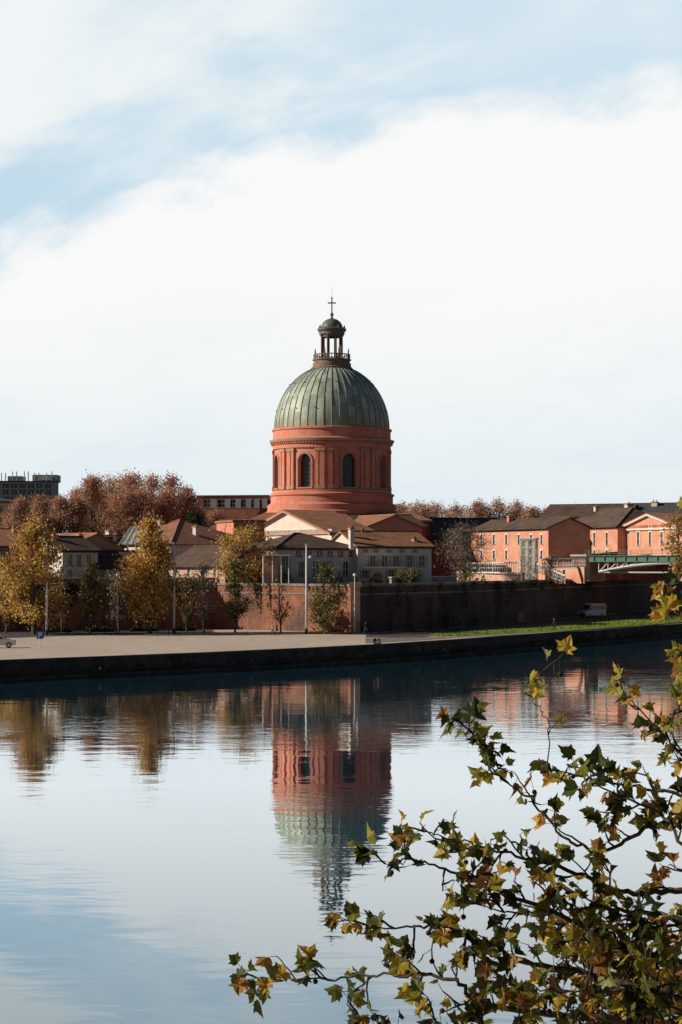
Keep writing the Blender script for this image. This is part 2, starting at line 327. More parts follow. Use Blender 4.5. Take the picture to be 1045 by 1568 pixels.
# ------------------------------------------------------------------ dome church
DD=423.0; cxd=X(508.5,DD)
ch=G('domed_chapel',(cxd,DD,0))
RW=12.4; NW=8; A0=math.radians(-90+17.5)  # window azimuths
zb,zt=27.2,36.6; sill=27.7; spring=33.1; hw=1.45
dr=ch.part('drum_wall',BR); rev=ch.part('window_reveals',BR); 
def cyl(r,a,z): return (r*math.cos(a),r*math.sin(a),z)
for i in range(NW):
    ac=A0+i*math.pi/4; half=hw/RW; a0=ac-math.pi/8; a1=ac+math.pi/8
    for (p,qq,k) in ((a0,ac-half,8),(ac+half,a1,8)):
        for j in range(k):
            s0=p+(qq-p)*j/k; s1=p+(qq-p)*(j+1)/k
            dr.poly([cyl(RW,s0,zb),cyl(RW,s1,zb),cyl(RW,s1,zt),cyl(RW,s0,zt)])
    K=14
    def ah(a):
        d=(a-ac)*RW; return spring+math.sqrt(max(hw*hw-d*d,0))*1.15
    for j in range(K):
        s0=ac-half+2*half*j/K; s1=ac-half+2*half*(j+1)/K
        dr.poly([cyl(RW,s0,zb),cyl(RW,s1,zb),cyl(RW,s1,sill),cyl(RW,s0,sill)])
        dr.poly([cyl(RW,s0,ah(s0)),cyl(RW,s1,ah(s1)),cyl(RW,s1,zt),cyl(RW,s0,zt)])
        rev.poly([cyl(RW,s0,ah(s0)),cyl(RW,s1,ah(s1)),cyl(RW-1.1,s1,ah(s1)),cyl(RW-1.1,s0,ah(s0))])
        rev.poly([cyl(RW,s0,sill),cyl(RW,s1,sill),cyl(RW-1.1,s1,sill),cyl(RW-1.1,s0,sill)])
        th0=math.pi*j/K; th1=math.pi*(j+1)/K
        def rp(th,e,r): return cyl(r,ac+math.cos(th)*(hw+e)/RW,spring+math.sin(th)*(hw+e)*1.1)
        ar=ch.part('archivolt',STONE)
        ar.poly([rp(th0,.05,RW+.2),rp(th1,.05,RW+.2),rp(th1,.45,RW+.2),rp(th0,.45,RW+.2)])
        ar.poly([rp(th0,.45,RW+.2),rp(th1,.45,RW+.2),rp(th1,.45,RW),rp(th0,.45,RW)])
        ar.poly([rp(th0,.05,RW+.2),rp(th1,.05,RW+.2),rp(th1,.05,RW),rp(th0,.05,RW)])
    for sgn in (-1,1):
        a=ac+sgn*half; rev.poly([cyl(RW,a,sill),cyl(RW-1.1,a,sill),cyl(RW-1.1,a,spring),cyl(RW,a,spring)])
        mm=ch.part('window_jamb_trim',STONE); mm.m=Matrix.Rotation(a+sgn*.25/RW,4,'Z'); mm.box(RW-.05,RW+.2,-.2,.2,sill,spring)
    mm=ch.part('window_bars',BARS); mm.m=Matrix.Rotation(ac,4,'Z')
    for yb_ in (-.75,0,.75): mm.box(RW-1.0,RW-.9,yb_-.045,yb_+.045,sill,spring+1.3)
    for k in range(7): mm.box(RW-1.0,RW-.92,-hw,hw,sill+.9*k+.4,sill+.9*k+.48)
    mm=ch.part('window_sill',STONE); mm.m=Matrix.Rotation(ac,4,'Z'); mm.box(RW-.2,RW+.3,-1.9,1.9,sill-.3,sill-.02)
    for sg in (-1,1):
        for off in (4.6,10.2) :
            aa=ac+math.pi/8*sg - sg*math.radians(off)*.9
            mm=ch.part('pilaster',BR); mm.m=Matrix.Rotation(aa,4,'Z'); wv=.5 if off<6 else .35
            mm.box(RW-.2,RW+.38,-wv,wv,28.0,35.3)
            c_=ch.part('capital',STONE); c_.m=mm.m; c_.box(RW-.2,RW+.5,-wv-.15,wv+.15,35.3,35.9); 
            c_=ch.part('pilaster_base',STONE); c_.m=mm.m; c_.box(RW-.2,RW+.5,-wv-.12,wv+.12,27.3,28.0)
ch.part('glazing',GLASS,True).revolve([(RW-1.05,27),(RW-1.05,36.6)],96)
ch.part('plinth',BR,False).revolve([(14.3,8),(14.3,22.6),(13.9,22.9),(13.9,24.1),(13.2,24.5),(13.2,25.9),(13.5,26.1),(13.5,26.4),(12.9,26.6),(12.9,27.15),(12.2,27.2)],128)
ch.part('entablature',BR).revolve([(12.2,36.0),(12.75,36.05),(12.75,36.9),(12.9,37.0),(12.9,37.25)],128)
ch.part('cornice',STONE).revolve([(12.8,37.25),(13.3,37.45),(13.45,37.8),(13.5,38.0),(12.8,38.2),(12.7,38.3)],128)
ch.part('attic',BR).revolve([(12.7,38.2),(12.7,39.9),(12.95,40.05),(12.95,40.4),(12.3,40.55),(12.0,40.6)],128)
mm=ch.part('cornice_dentils',BR)
for i in range(120):
    mm.m=Matrix.Rotation(2*math.pi*i/120,4,'Z'); mm.box(12.7,13.15,-.16,.16,37.0,37.3)
# copper dome
m,nt,o_=newmat('patinated_copper'); N=nt.nodes.new; L=nt.links.new
tc=N('ShaderNodeTexCoord'); sp=N('ShaderNodeSeparateXYZ'); L(tc.outputs['Object'],sp.inputs[0])
at=math_('MULTIPLY',math_('ARCTAN2',sp.outputs[1],sp.outputs[0]),44/(2*math.pi)); fa=math_('FLOOR',at)
row=math_('FLOOR',math_('MULTIPLY_ADD',sp.outputs[2],.55,math_('MULTIPLY',math_('MODULO',fa,2.0),.5)))
cbb=N('ShaderNodeCombineXYZ'); L(fa,cbb.inputs[0]); L(row,cbb.inputs[1]); wnz=N('ShaderNodeTexWhiteNoise'); wnz.noise_dimensions='2D'; L(cbb.outputs[0],wnz.inputs[0])
mp=N('ShaderNodeMapping'); mp.inputs['Scale'].default_value=(1,1,.18); L(tc.outputs['Object'],mp.inputs[0])
nn=N('ShaderNodeTexNoise'); nn.inputs['Scale'].default_value=.9; nn.inputs['Detail'].default_value=7; L(mp.outputs[0],nn.inputs[0])
f1=math_('ADD',math_('MULTIPLY',wnz.outputs[0],.35),math_('MULTIPLY',nn.outputs[0],.75))
cc=mixc(sm(f1,.3,.8),(.25,.30,.24),(.50,.55,.45))
hz=math_('ADD',sp.outputs[2],math_('MULTIPLY',nn.outputs[0],3))
cc=mixc(sm(hz,41.5,46,.75,0),cc,(.28,.23,.14))
p=N('ShaderNodeBsdfPrincipled'); L(cc,p.inputs['Base Color']); p.inputs['Roughness'].default_value=.5; p.inputs['Specular IOR Level'].default_value=.3; L(p.outputs[0],o_.inputs[0])
COP=m
H0,H1=40.5,54.4
prof=[(12.35*math.cos(t),H0+ (H1-H0)*math.sin(t)) for t in [i*math.radians(76)/28 for i in range(29)]]
ch.part('copper_dome',COP,True).revolve(prof,132)
mm=ch.part('dome_ribs',M('rib_copper',(.22,.26,.21),(.15,.18,.14),scale=1))
for i in range(44):
    a=2*math.pi*i/44
    mm.tube([( (r+.02)*math.cos(a),(r+.02)*math.sin(a),z) for r,z in prof[::2]],[.11]*len(prof[::2]),4,False)
mm=ch.part('dome_hooks',DARK)
for i in range(16):
    for zi in (6,16):
        r,z=prof[zi]; mm.m=Matrix.Rotation(2*math.pi*i/16+.1,4,'Z'); mm.box(r-.1,r+.3,-.08,.08,z,z+.16)
# lantern
ln=ch.part('lantern_base',BRONZE); ln.revolve([(4.5,52.8),(4.5,53.8),(4.15,54.0),(4.15,54.7),(3.9,54.8),(3.9,55.3),(4.2,55.4),(4.2,55.6),(.01,55.6)],48)
bl=ch.part('lantern_balustrade',BRONZE); bl.revolve([(3.75,56.5),(4.0,56.5),(4.0,56.7),(3.75,56.7),(3.75,56.5)],48)
for i in range(40):
    bl.m=Matrix.Rotation(2*math.pi*i/40,4,'Z'); bl.box(3.8,3.95,-.09,.09,55.6,56.5)
bl.m=Matrix.Identity(4)
for i in range(8):
    a=2*math.pi*(i+.5)/8; x,y=3.87*math.cos(a),3.87*math.sin(a); bl.tube([(x,y,55.6),(x,y,57.0)],.16,6); bl.tube([(x,y,57.0),(x,y,57.25),(x,y,57.5),(x,y,58.0)],[.08,.2,.12,.02],6)
pl=ch.part('lantern_piers',BRONZE); st_=ch.part('lantern_columns',BRONZE)
for i in range(8):
    a=2*math.pi*(i+.5)/8; pl.m=Matrix.Rotation(a,4,'Z'); pl.box(1.75,2.2,-.22,.22,55.6,61.0); st_.m=pl.m; st_.tube([(2.4,0,55.7),(2.4,0,60.9)],[.19,.16],8); st_.box(2.15,2.65,-.26,.26,60.7,61.0); st_.box(2.15,2.7,-.3,.3,55.6,56.0)
st_.m=Matrix.Identity(4); pl.m=Matrix.Identity(4)
ch.part('lantern_arch_ring',BRONZE).revolve([(1.75,60.4),(2.25,60.4),(2.25,61.0)],32)
ch.part('lantern_entablature',LEAD).revolve([(1.6,61.0),(2.75,61.0),(2.75,61.5),(2.9,61.6),(3.15,62.0),(3.15,62.2),(2.7,62.4),(2.4,62.5)],48)
ch.part('lantern_ceiling',DARK).revolve([(.01,61.1),(2.6,61.1)],24)
for i in range(8):
    a=2*math.pi*(i+.5)/8+.12; x,y=2.85*math.cos(a),2.85*math.sin(a); st_.tube([(x,y,62.2),(x,y,62.5),(x,y,62.75),(x,y,63.1)],[.12,.17,.12,.02],6)
ch.part('lantern_cap',LEAD,True).revolve([(2.35*math.cos(t),62.4+2.1*math.sin(t)) for t in [i*math.radians(80)/10 for i in range(11)]],32)
fn=ch.part('finial',LEAD,True); fn.revolve([(.5,64.3),(.35,64.6),(.2,64.9),(.38,65.2),(.38,65.45),(.2,65.7),(.08,65.9),(.05,66)],16)
cr=ch.part('cross',LEAD); cr.box(-.13,.13,-.13,.13,65.7,68.9); cr.box(-.72,.72,-.11,.11,67.72,67.97); cr.ball((0,0,68.95),.19); cr.ball((-.75,0,67.85),.17); cr.ball((.75,0,67.85),.17)
cr.tube([(0,0,68.9),(0,0,71.3)],[.04,.015],4)
b_=ch.part('base_block',BRD); b_.box(-17,20.5,-16,22,8,20.6)
b_.revolve([(16.5,20),(16.5,21.6),(14,22.4)],8)
ch.part('base_roof',TILE).slab([(-17.5,-16.5,20.6),(21,-16.5,20.6),(17,-12,22.3),(-14,-12,22.3)],.3)
ch.part('base_roof',TILE).slab([(21,-16.5,20.6),(21,22,20.6),(17,18,22.3),(17,-12,22.3)],.3)
bc=ch.part('base_cornice',STONE)
for i in range(9): bc.box(-4+i*1.6,-3.2+i*1.6,-16.25,-16.0,19.3,20.1)
ch.done()
# ------------------------------------------------------------------ houses
def house(name,pl,Dl,pr,Dr,eave,ridge,depth,wm,rm,kind='gable_x',wins=(),z0=8.5,chim=(),ov=.45,recess=.22,frame=WHITE,shutters=False,trim=None,sidewins=0):
    A=Vector((X(pl,Dl),Dl)); B=Vector((X(pr,Dr),Dr)); t=(B-A); W=t.length; yaw=math.atan2(t.y,t.x); t.normalize()
    Dm=(Dl+Dr)/2; ze=Z(eave,Dm); zr=Z(ridge,Dm if kind!='gable_x' and kind!='hip' else Dm+depth*.5)
    g=G(name,(A.x,A.y,0),yaw)
    def front(px):
        k=(px-CX)/F; tt=(k*A.y-A.x)/((B-A).x-k*(B-A).y); return tt*W, A.y+(B-A).y*tt
    R_=[]
    for wd in wins:
        pc,y0,y1,wp=wd[:4]; s,D=front(pc); ww=wp/F*D; a,b=s-ww/2,s+ww/2; c,d=Z(y1,D),Z(y0,D)
        if a<.1 or b>W-.1: continue
        R_.append((a,b,max(c,z0+.1),min(d,ze-.15)))
    wl=g.part('walls',wm)
    xs=sorted({0,W,*[r[0] for r in R_],*[r[1] for r in R_]}); zs=sorted({z0,ze,*[r[2] for r in R_],*[r[3] for r in R_]})
    for i in range(len(xs)-1):
        for j in range(len(zs)-1):
            mx_,mz_=(xs[i]+xs[i+1])/2,(zs[j]+zs[j+1])/2
            if any(r[0]<mx_<r[1] and r[2]<mz_<r[3] for r in R_): continue
            wl.poly([(xs[i],0,zs[j]),(xs[i+1],0,zs[j]),(xs[i+1],0,zs[j+1]),(xs[i],0,zs[j+1])])
    wl.poly([(W,0,z0),(W,depth,z0),(W,depth,ze),(W,0,ze)]); wl.poly([(0,depth,z0),(0,0,z0),(0,0,ze),(0,depth,ze)]); wl.poly([(W,depth,z0),(0,depth,z0),(0,depth,ze),(W,depth,ze)])
    for a,b,c,d in R_:
        wl.poly([(a,0,c),(a,recess,c),(a,recess,d),(a,0,d)]); wl.poly([(b,0,c),(b,recess,c),(b,recess,d),(b,0,d)])
        wl.poly([(a,0,d),(b,0,d),(b,recess,d),(a,recess,d)]); wl.poly([(a,0,c),(b,0,c),(b,recess,c),(a,recess,c)])
        g.part('window_glass',GLASS).poly([(a,recess,c),(b,recess,c),(b,recess,d),(a,recess,d)])
        fr=g.part('window_frames',frame); m_=(a+b)/2
        fr.box(m_-.05,m_+.05,recess-.06,recess-.01,c,d); fr.box(a,a+.08,recess-.06,recess-.012,c,d); fr.box(b-.08,b,recess-.06,recess-.012,c,d); fr.box(a+.08,b-.08,recess-.06,recess-.014,(c+d)/2-.03,(c+d)/2+.03)
        g.part('window_sills',STONE).box(a-.12,b+.12,-.12,-.003,c-.15,c-.01)
        if trim: 
            tr=g.part('window_surrounds',trim); tr.box(a-.22,a-.01,-.06,-.003,c,d); tr.box(b+.01,b+.22,-.06,-.003,c,d); tr.box(a-.25,b+.25,-.08,-.003,d+.01,d+.28)
        if shutters:
            sh=g.part('shutters',SHUT); ww=(b-a)*.5; sh.box(a-ww-.02,a-.02,-.07,-.01,c,d); sh.box(b+.02,b+ww+.02,-.07,-.01,c,d)
    if sidewins:
        for k in range(sidewins):
            yv=depth*(k+.5)/sidewins; zc=(z0+ze)/2+.6; g.part('side_windows',GLASS).box(-.02,-.004,yv-.5,yv+.5,zc-.8,zc+.8); fr=g.part('side_window_frames',frame)
            fr.box(-.08,-.003,yv-.62,yv-.5,zc-.9,zc+.9); fr.box(-.08,-.003,yv+.5,yv+.62,zc-.9,zc+.9)
    rf=g.part('roof',rm); o=ov; T=.22; sl=(zr-ze)/(depth/2) if kind in('gable_x','hip') else 0
    if kind=='gable_x':
        rf.slab([(-o,-o,ze-sl*o+T),(W+o,-o,ze-sl*o+T),(W+o,depth/2,zr+T),(-o,depth/2,zr+T)],T)
        rf.slab([(W+o,depth+o,ze-sl*o+T),(-o,depth+o,ze-sl*o+T),(-o,depth/2+.01,zr+T),(W+o,depth/2+.01,zr+T)],T)
        wl.poly([(0,0,ze),(0,depth/2,zr),(0,depth,ze)]); wl.poly([(W,0,ze),(W,depth/2,zr),(W,depth,ze)])
        g.part('ridge_tiles',rm).tube([(-o,depth/2,zr+T+.03),(W+o,depth/2,zr+T+.03)],.14,6)
    elif kind=='hip':
        h=min(depth/2,W/2-.2); e=ze+.05
        rf.slab([(-o,-o,e),(W+o,-o,e),(W-h,depth/2,zr),(h,depth/2,zr)],T); rf.slab([(W+o,depth+o,e),(-o,depth+o,e),(h,depth/2,zr),(W-h,depth/2,zr)],T)
        rf.slab([(-o,depth+o,e),(-o,-o,e),(h,depth/2,zr)],T); rf.slab([(W+o,-o,e),(W+o,depth+o,e),(W-h,depth/2,zr)],T)
        rt=g.part('ridge_tiles',rm); rt.tube([(h,depth/2,zr+.03),(W-h,depth/2,zr+.03)],.14,6); rt.tube([(-o,-o,e),(h,depth/2,zr+.03)],.12,5); rt.tube([(W+o,-o,e),(W-h,depth/2,zr+.03)],.12,5)
    elif kind=='gable_front':
        s2=(zr-ze)/(W/2)
        rf.slab([(-o,-o,ze-s2*o+T),(W/2,-o,zr+T),(W/2,depth,zr+T),(-o,depth,ze-s2*o+T)],T); rf.slab([(W/2+.01,-o,zr+T),(W+o,-o,ze-s2*o+T),(W+o,depth,ze-s2*o+T),(W/2+.01,depth,zr+T)],T)
        wl.poly([(0,0,ze),(W,0,ze),(W/2,0,zr)]); wl.poly([(0,depth,ze),(W,depth,ze),(W/2,depth,zr)])
        if trim:
            tr=g.part('pediment_cornice',trim); tr.box(-.3,W+.3,-.4,-.005,ze-.3,ze+.05)
            tr.slab([(-o,-o-.05,ze-s2*o+T-.24),(W/2,-o-.05,zr+T-.24),(W/2,-.01,zr+T-.24),(-o,-.01,ze-s2*o+T-.24)],.3); tr.slab([(W/2+.01,-o-.05,zr+T-.24),(W+o,-o-.05,ze-s2*o+T-.24),(W+o,-.01,ze-s2*o+T-.24),(W/2+.01,-.01,zr+T-.24)],.3)
    else:
        rf.box(-.3,W+.3,-.3,depth+.3,ze,ze+.35)
    if kind in('gable_x','hip'):
        g.part('cornice',STONE).box(-.12,W+.12,-.15,-.004,ze-.35,ze-.12)
        gt=g.part('gutter',DARK); gt.tube([(-o,-o-.08,ze-.02 - (sl*o if kind=='gable_x' else 0)),(W+o,-o-.08,ze-.02-(sl*o if kind=='gable_x' else 0))],.09,5)
    for c in chim:
        pc,y0,cw,cm=c[:4]; s,D=front(pc); cy=depth*(c[4] if len(c)>4 else .4); ww=cw/F*(D)/2; zt_=Z(y0,D+cy)
        k=g.part('chimney',cm); k.box(s-ww,s+ww,cy-ww,cy+ww*1.0,ze-.5,zt_-.25); k2=g.part('chimney_cap',STONE); k2.box(s-ww-.12,s+ww+.12,cy-ww-.12,cy+ww+.12,zt_-.25,zt_-.05)
        for q_ in (-.5,.5): g.part('chimney_pots',TILE).tube([(s+q_*ww,cy,zt_-.05),(s+q_*ww,cy,zt_+.4)],[.14,.11],6)
    g.done(); return g
row=lambda xs,y0,y1,w: [(x,y0,y1,w) for x in xs]
# far modern blocks
house('office_block',-40,640,90,645,738,736,14,CONC,SLATE,'flat',wins=row(range(-30,88,13),741,747,10)+row(range(-30,88,13),750,757,10)+row(range(-30,88,13),761,768,10),recess=.5)
g=G('rooftop_plant_room',(0,650,0)); p_=g.part('housing',CONC); p_.box(X(12,650),X(34,650),0,8,Z(738,650),Z(729,650)); p_.box(X(50,650),X(88,650),0,8,Z(738,650),Z(727,650))
for px in (3,9,20,26,38,44,54,60,72,80): g.part('antennas',POLE).tube([(X(px,650),-.5,Z(738,650)),(X(px,650),-.5,Z(724-(px%3),650))],.18,5)
g.part('louvres',WHITE).box(X(62,650),X(78,650),-.1,-.01,Z(735,650),Z(730,650)); g.done()
house('apartment_block',-30,420,27,425,768,760,12,STUW,SLATE,'hip',wins=row((-12,2,14,23),775,783,5)+row((-12,2,14,23),788,797,5))
house('apartment_block',303,560,420,556,760,757,14,BRD,SLATE,'flat',wins=row((318,340,356),765,777,14)+row((373,388,400,412),765,777,8),recess=.4,frame=WHITE)
g=G('apartment_block_bays',(0,0,0)); 
for px in (327,349,365,381,394,406): g.part('bay',WHITE).box(X(px-4,556),X(px+4,556),554.5,556.5,Z(778,556),Z(764,556))
g.done()
# left group
house('brick_house',-60,303,46,306,836,812,12,BRD,TILE,'gable_x',wins=row((5,25,38),845,862,7)+row((5,25,38),868,884,7),shutters=True,chim=((30,806,7,BR),))
house('brick_house',44,320,104,308,838,820,10,STUO,TILE,'gable_x',wins=row((60,80),848,862,6),chim=((88,818,6,STUW),))
house('rendered_house',96,300,150,304,843,824,10,STUW,TILED,'gable_x',wins=row((108,122,137),849,866,8)+row((108,137),872,886,8),chim=((104,818,6,BR),))
house('tiled_house',140,336,262,322,834,797,22,STUW,TILE,'hip',wins=row((150,162,176,196,240),840,852,7),chim=((186,797,8,STUW),(152,812,8,STUC,.1),(240,806,7,BR)))
g=G('roof_dormer',(X(162,331),331,0)); g.part('cheeks',STUW).box(-1.6,1.6,.3,4,Z(833,331),Z(820,331)); g.part('glass',GLASS).box(-1.2,-.1,.25,.298,Z(831,331),Z(822,331)); g.part('glass',GLASS).box(.1,1.2,.25,.298,Z(831,331),Z(822,331)); g.part('lid',SLATE).box(-1.9,1.9,0,4.4,Z(820,331),Z(818.6,331)); g.done()
g=G('skylight_roof',(X(206,325),325,0)); 
z0_,z1_=Z(836,325),Z(813,325)
g.part('glass',GLASSL).slab([(-2.4,-.6,z0_+.3),(3.6,-.6,z0_+.3),(2.4,7,z1_+.9),(-1.2,7,z1_+.9)],.15)
for k in range(7):
    f=k/6; g.part('glazing_bars',WHITE).tube([(-2.4+6*f,-.6,z0_+.35),(-1.2+3.6*f,7,z1_+.95)],.1,4)
g.done()
house('low_brick_house',148,303,262,307,868,846,9,STUC,TILED,'gable_x',wins=row((160,185,214,240),873,884,8))
house('low_house',258,306,345,296,866,838,11,STUP,TILED,'gable_x',wins=row((270,290,312,330),871,883,7),shutters=True)
house('pink_house',312,342,405,320,856,840,12,STUP,TILE,'gable_x',wins=row((330,352,374,392),861,874,6))
house('brick_tower_house',332,370,358,360,800,797,6,BR,TILE,'flat',wins=row((345,),808,818,5))
house('brick_house',303,396,385,386,822,798,14,BRD,TILED,'gable_x',wins=row((315,375),828,838,6))
house('pediment_chapel',376,390,508,360,817,782,10,STUW,TILE,'gable_front',trim=STONE,wins=row((440,),800,812,8),ov=.9)
house('brick_wing',500,392,560,374,809,792,12,BR,TILE,'gable_x',wins=row((520,545),812,818,5))
house('brick_wing',556,386,652,392,806,790,14,BRD,TILED,'gable_x',wins=row((600,615,632),812,822,5),chim=((600,791,7,BR),))
house('villa',424,296,547,303,840,817,13,STUW,TILED,'hip',wins=[(438,852,884,16),(458,844,852,10),(474,844,852,10),(490,844,852,10),(506,844,852,10),(522,844,852,10),(538,844,852,8)]+row((462,484,506,530),860,882,10),sidewins=2,chim=((470,834,6,BR,.2),(484,838,6,BR,.2)))
g=G('villa_porch',(X(430,294),291,0)); g.part('roof_slab',WHITE).box(-2.8,1.6,0,4,Z(851,291),Z(849,291))
for xx in (-2.5,-1.1,.2,1.3): g.part('posts',WHITE).tube([(xx,.3,8.6),(xx,.3,Z(851,291))],.1,8)
g.part('end_wall',STUO).box(-2.7,-.5,2.2,3.9,8.6,Z(851,291)); g.done()
house('rendered_house',548,301,661,306,837,816,12,STUW,TILE,'gable_x',wins=row((572,590,608,628,647),851,867,9)+row((560,576,596,616,636),841,845,5)+row((560,600,640),873,884,9),shutters=True,chim=((543.5,808,7,STUW,.1),(552,812,6,STUW,.3),(643,825,6,STUW,.15),(580,813,5,BR,.5)))
g=G('balcony',(X(590,299),299,0)); g.part('floor',STUW).box(-3.2,3.2,0,2.6,Z(869,299),Z(868,299)); 
for k in range(22): g.part('railing',DARK).tube([(-3.1+k*.295,.05,Z(868,299)),(-3.1+k*.295,.05,Z(859,299))],.03,4)
g.part('railing',DARK).box(-3.15,3.15,.02,.08,Z(859,299),Z(858.6,299)); g.done()
# right group
house('long_hall',645,415,800,425,826,795,22,BRD,SLATE,'gable_x',wins=row((660,675,690,705),832,845,6))
house('salmon_building',722,392,840,364,810,797,9,STUO,TILED,'gable_x',wins=row((738,757,776,795,814,830),819,833,7)+row((738,757,776,830),843,856,7),trim=STUW,chim=((756,790,6,BR),))
house('brick_block',778,396,846,386,806,792,8,BR,TILED,'flat',wins=row((790,826),820,832,7))
house('salmon_building',850,402,946,376,809,780,14,STUO,TILED,'hip',wins=row((860,877,894,911,930),816,835,8)+row((860,877,911,930),843,855,7),trim=STUW,chim=((905,773,10,STUW,.6),(866,776,6,BR,.5)))
house('pedimented_pavilion',946,380,1046,356,809,787,14,STUO,TILE,'gable_front',wins=row((960,978,996,1014,1032),815,835,8)+[(996,797,804,8)],trim=STUW,ov=.6)
house('salmon_building',1050,372,1160,354,806,784,14,STUO,TILED,'gable_x',wins=row((1065,1085,1105),815,836,9),trim=STUW)
house('tiled_long_building',830,440,960,432,792,774,14,BR,TILED,'gable_x',wins=row((850,870,890),796,800,5),chim=((952,776,7,STUW),))
house('tiled_long_building',955,436,1080,428,788,772,14,BR,SLATE,'gable_x',wins=row((970,990,1010),790,796,5),chim=((992,768,9,STUW),(1030,770,6,BR)))
# terrace walls
def lwall(name,pl,Dl,pr,Dr,yt,yb,mat,th=.4,cap=STUW):
    A=Vector((X(pl,Dl),Dl)); B=Vector((X(pr,Dr),Dr)); t=B-A; g=G(name,(A.x,A.y,0),math.atan2(t.y,t.x)); D=(Dl+Dr)/2
    g.part('wall',mat).box(0,t.length,0,th,Z(yb,D),Z(yt,D)); g.part('cap',cap).box(-.1,t.length+.1,-.1,th+.1,Z(yt,D)+.002,Z(yt,D)+.16); g.done()
lwall('terrace_wall',700,360,800,336,877,893,STUP)
lwall('terrace_wall',845,358,895,350,870,893,STUO)
lwall('garden_wall',600,296,700,318,884,893,STUC)
lwall('garden_wall',-60,290,150,294,886,893,BRD)
lwall('garden_wall',150,295,330,297,886,893,STUC)
def balus(name,pl,Dl,pr,Dr,yt,yb,yt2=None,yb2=None,mat=WHITE,n=24):
    g=G(name); yt2=yt2 or yt; yb2=yb2 or yb
    a0=Vector((X(pl,Dl),Dl,Z(yb,Dl))); a1=Vector((X(pr,Dr),Dr,Z(yb2,Dr))); b0=Vector((X(pl,Dl),Dl,Z(yt,Dl))); b1=Vector((X(pr,Dr),Dr,Z(yt2,Dr)))
    rl=g.part('rails',mat); rl.tube([b0,b1],.14,5); rl.tube([a0,a1],.10,5); rl.tube([(a0+b0)/2,(a1+b1)/2],.05,4)
    for k in range(n+1): f=k/n; g.part('posts',mat).tube([a0.lerp(a1,f),b0.lerp(b1,f)],.14 if k%6==0 else .06,5)
    g.done()
balus('balustrade',716,356,798,334,863,877,861,877)
balus('stair_railing',820,342,866,334,862,874,882,893,n=16)
balus('balustrade',830,350,897,352,857,869,855,868,n=16)
lwall('stair_wall',826,348,862,336,874,893,STUO)
g=G('bridge_pier_pavilion',(X(888,356),356,0),math.radians(-22)); g.part('block',STUP).box(-1.4,1.0,0,3,8.6,Z(852,356)); g.part('cap',STUW).box(-1.7,1.3,-.3,3.3,Z(852,356),Z(849,356)); g.part('plinth',STONE).box(-1.6,1.2,-.2,3.2,8.6,9.3); g.done()
# lift tower
g=G('glass_lift_tower',(X(808,342),342,0),math.radians(-18)); zt_=Z(826,342); 
for xx in (-1.2,0,1.2):
    for yv in (0,2.4): g.part('frame',WHITE).box(xx-.13,xx+.13,yv-.13,yv+.13,8.5,zt_)
for k in range(6):
    z_=8.7+(zt_-8.7)*k/5
    for a,b,c,d in ((-1.07,1.07,-.09,.07),(-1.07,1.07,2.33,2.47)): g.part('rails',WHITE).box(a,b,c,d,z_-.1,z_+.1)
    for xx in (-1.2,1.2): g.part('rails',WHITE).box(xx-.07,xx+.07,.14,2.26,z_-.07,z_+.07)
g.part('glass',GLASSL).box(-1.12,1.12,.075,2.32,8.6,zt_-.2); g.part('roof',WHITE).box(-1.5,1.5,-.3,2.7,zt_,zt_+.25); g.part('plinth',CONC).box(-1.4,1.4,-.2,2.6,8.3,8.9); g.done()
# bridge
bx,by=X(893,362),362; g=G('river_bridge',(bx,by,0),math.atan2(-.42,.9)); Ln=290
zt_=13.1
g.part('girder',GREENP).box(0,Ln,0,.4,12.1,zt_-.1); g.part('girder',GREENP).box(0,Ln,9,9.4,12.1,zt_-.1); g.part('deck',CONC).box(0,Ln,.4,9,12.3,12.7)
g.part('girder_flange',GREENP).box(0,Ln,-.2,.6,zt_-.1,zt_+.05); g.part('girder_flange_low',GREENP).box(0,Ln,-.2,.6,11.95,12.1)
for k in range(int(Ln/2)):
    g.part('stiffeners',GREENP).box(k*2,k*2+.12,-.15,0,12.1,zt_-.1)
    g.part('railing_posts',GREENP).box(k*2+1,k*2+1.08,.1,.2,zt_+.05,zt_+1.0)
for z_ in (.35,.65,1.0): g.part('railing',GREENP).box(0,Ln,.12,.18,zt_+z_,zt_+z_+.06)
nsp=10; spn=(Ln-6)/nsp
for s in range(nsp):
    x0=3+s*spn
    for yv in (0.2,9.2):
        pts=[]
        for i in range(17):
            f=i/16; x=x0+f*spn; zz_=11.75-1.7*(2*f-1)**2*1.0; pts.append((x,yv,zz_)); 
        g.part('white_arch',WHITE).tube(pts,.28,6)
        for i in range(0,16): 
            a=pts[i]; b=pts[i+1]; g.part('arch_bracing',WHITE).tube([a,(b[0],yv,11.9)],.09,4); g.part('arch_bracing',WHITE).tube([a,(a[0],yv,11.9)],.1,4)
        g.part('low_chord',WHITE).tube([(x0,yv,10.0),(x0+spn,yv,10.0)],.15,5)
    if s>0: g.part('bridge_piers',STONE).box(x0-1.2,x0+1.2,.5,8.8,-1 if s>1 else 1.9,10.0)
g.part('abutment',STUP).box(-8,1.2,-.4,9.8,8.3,11.9)
g.done()
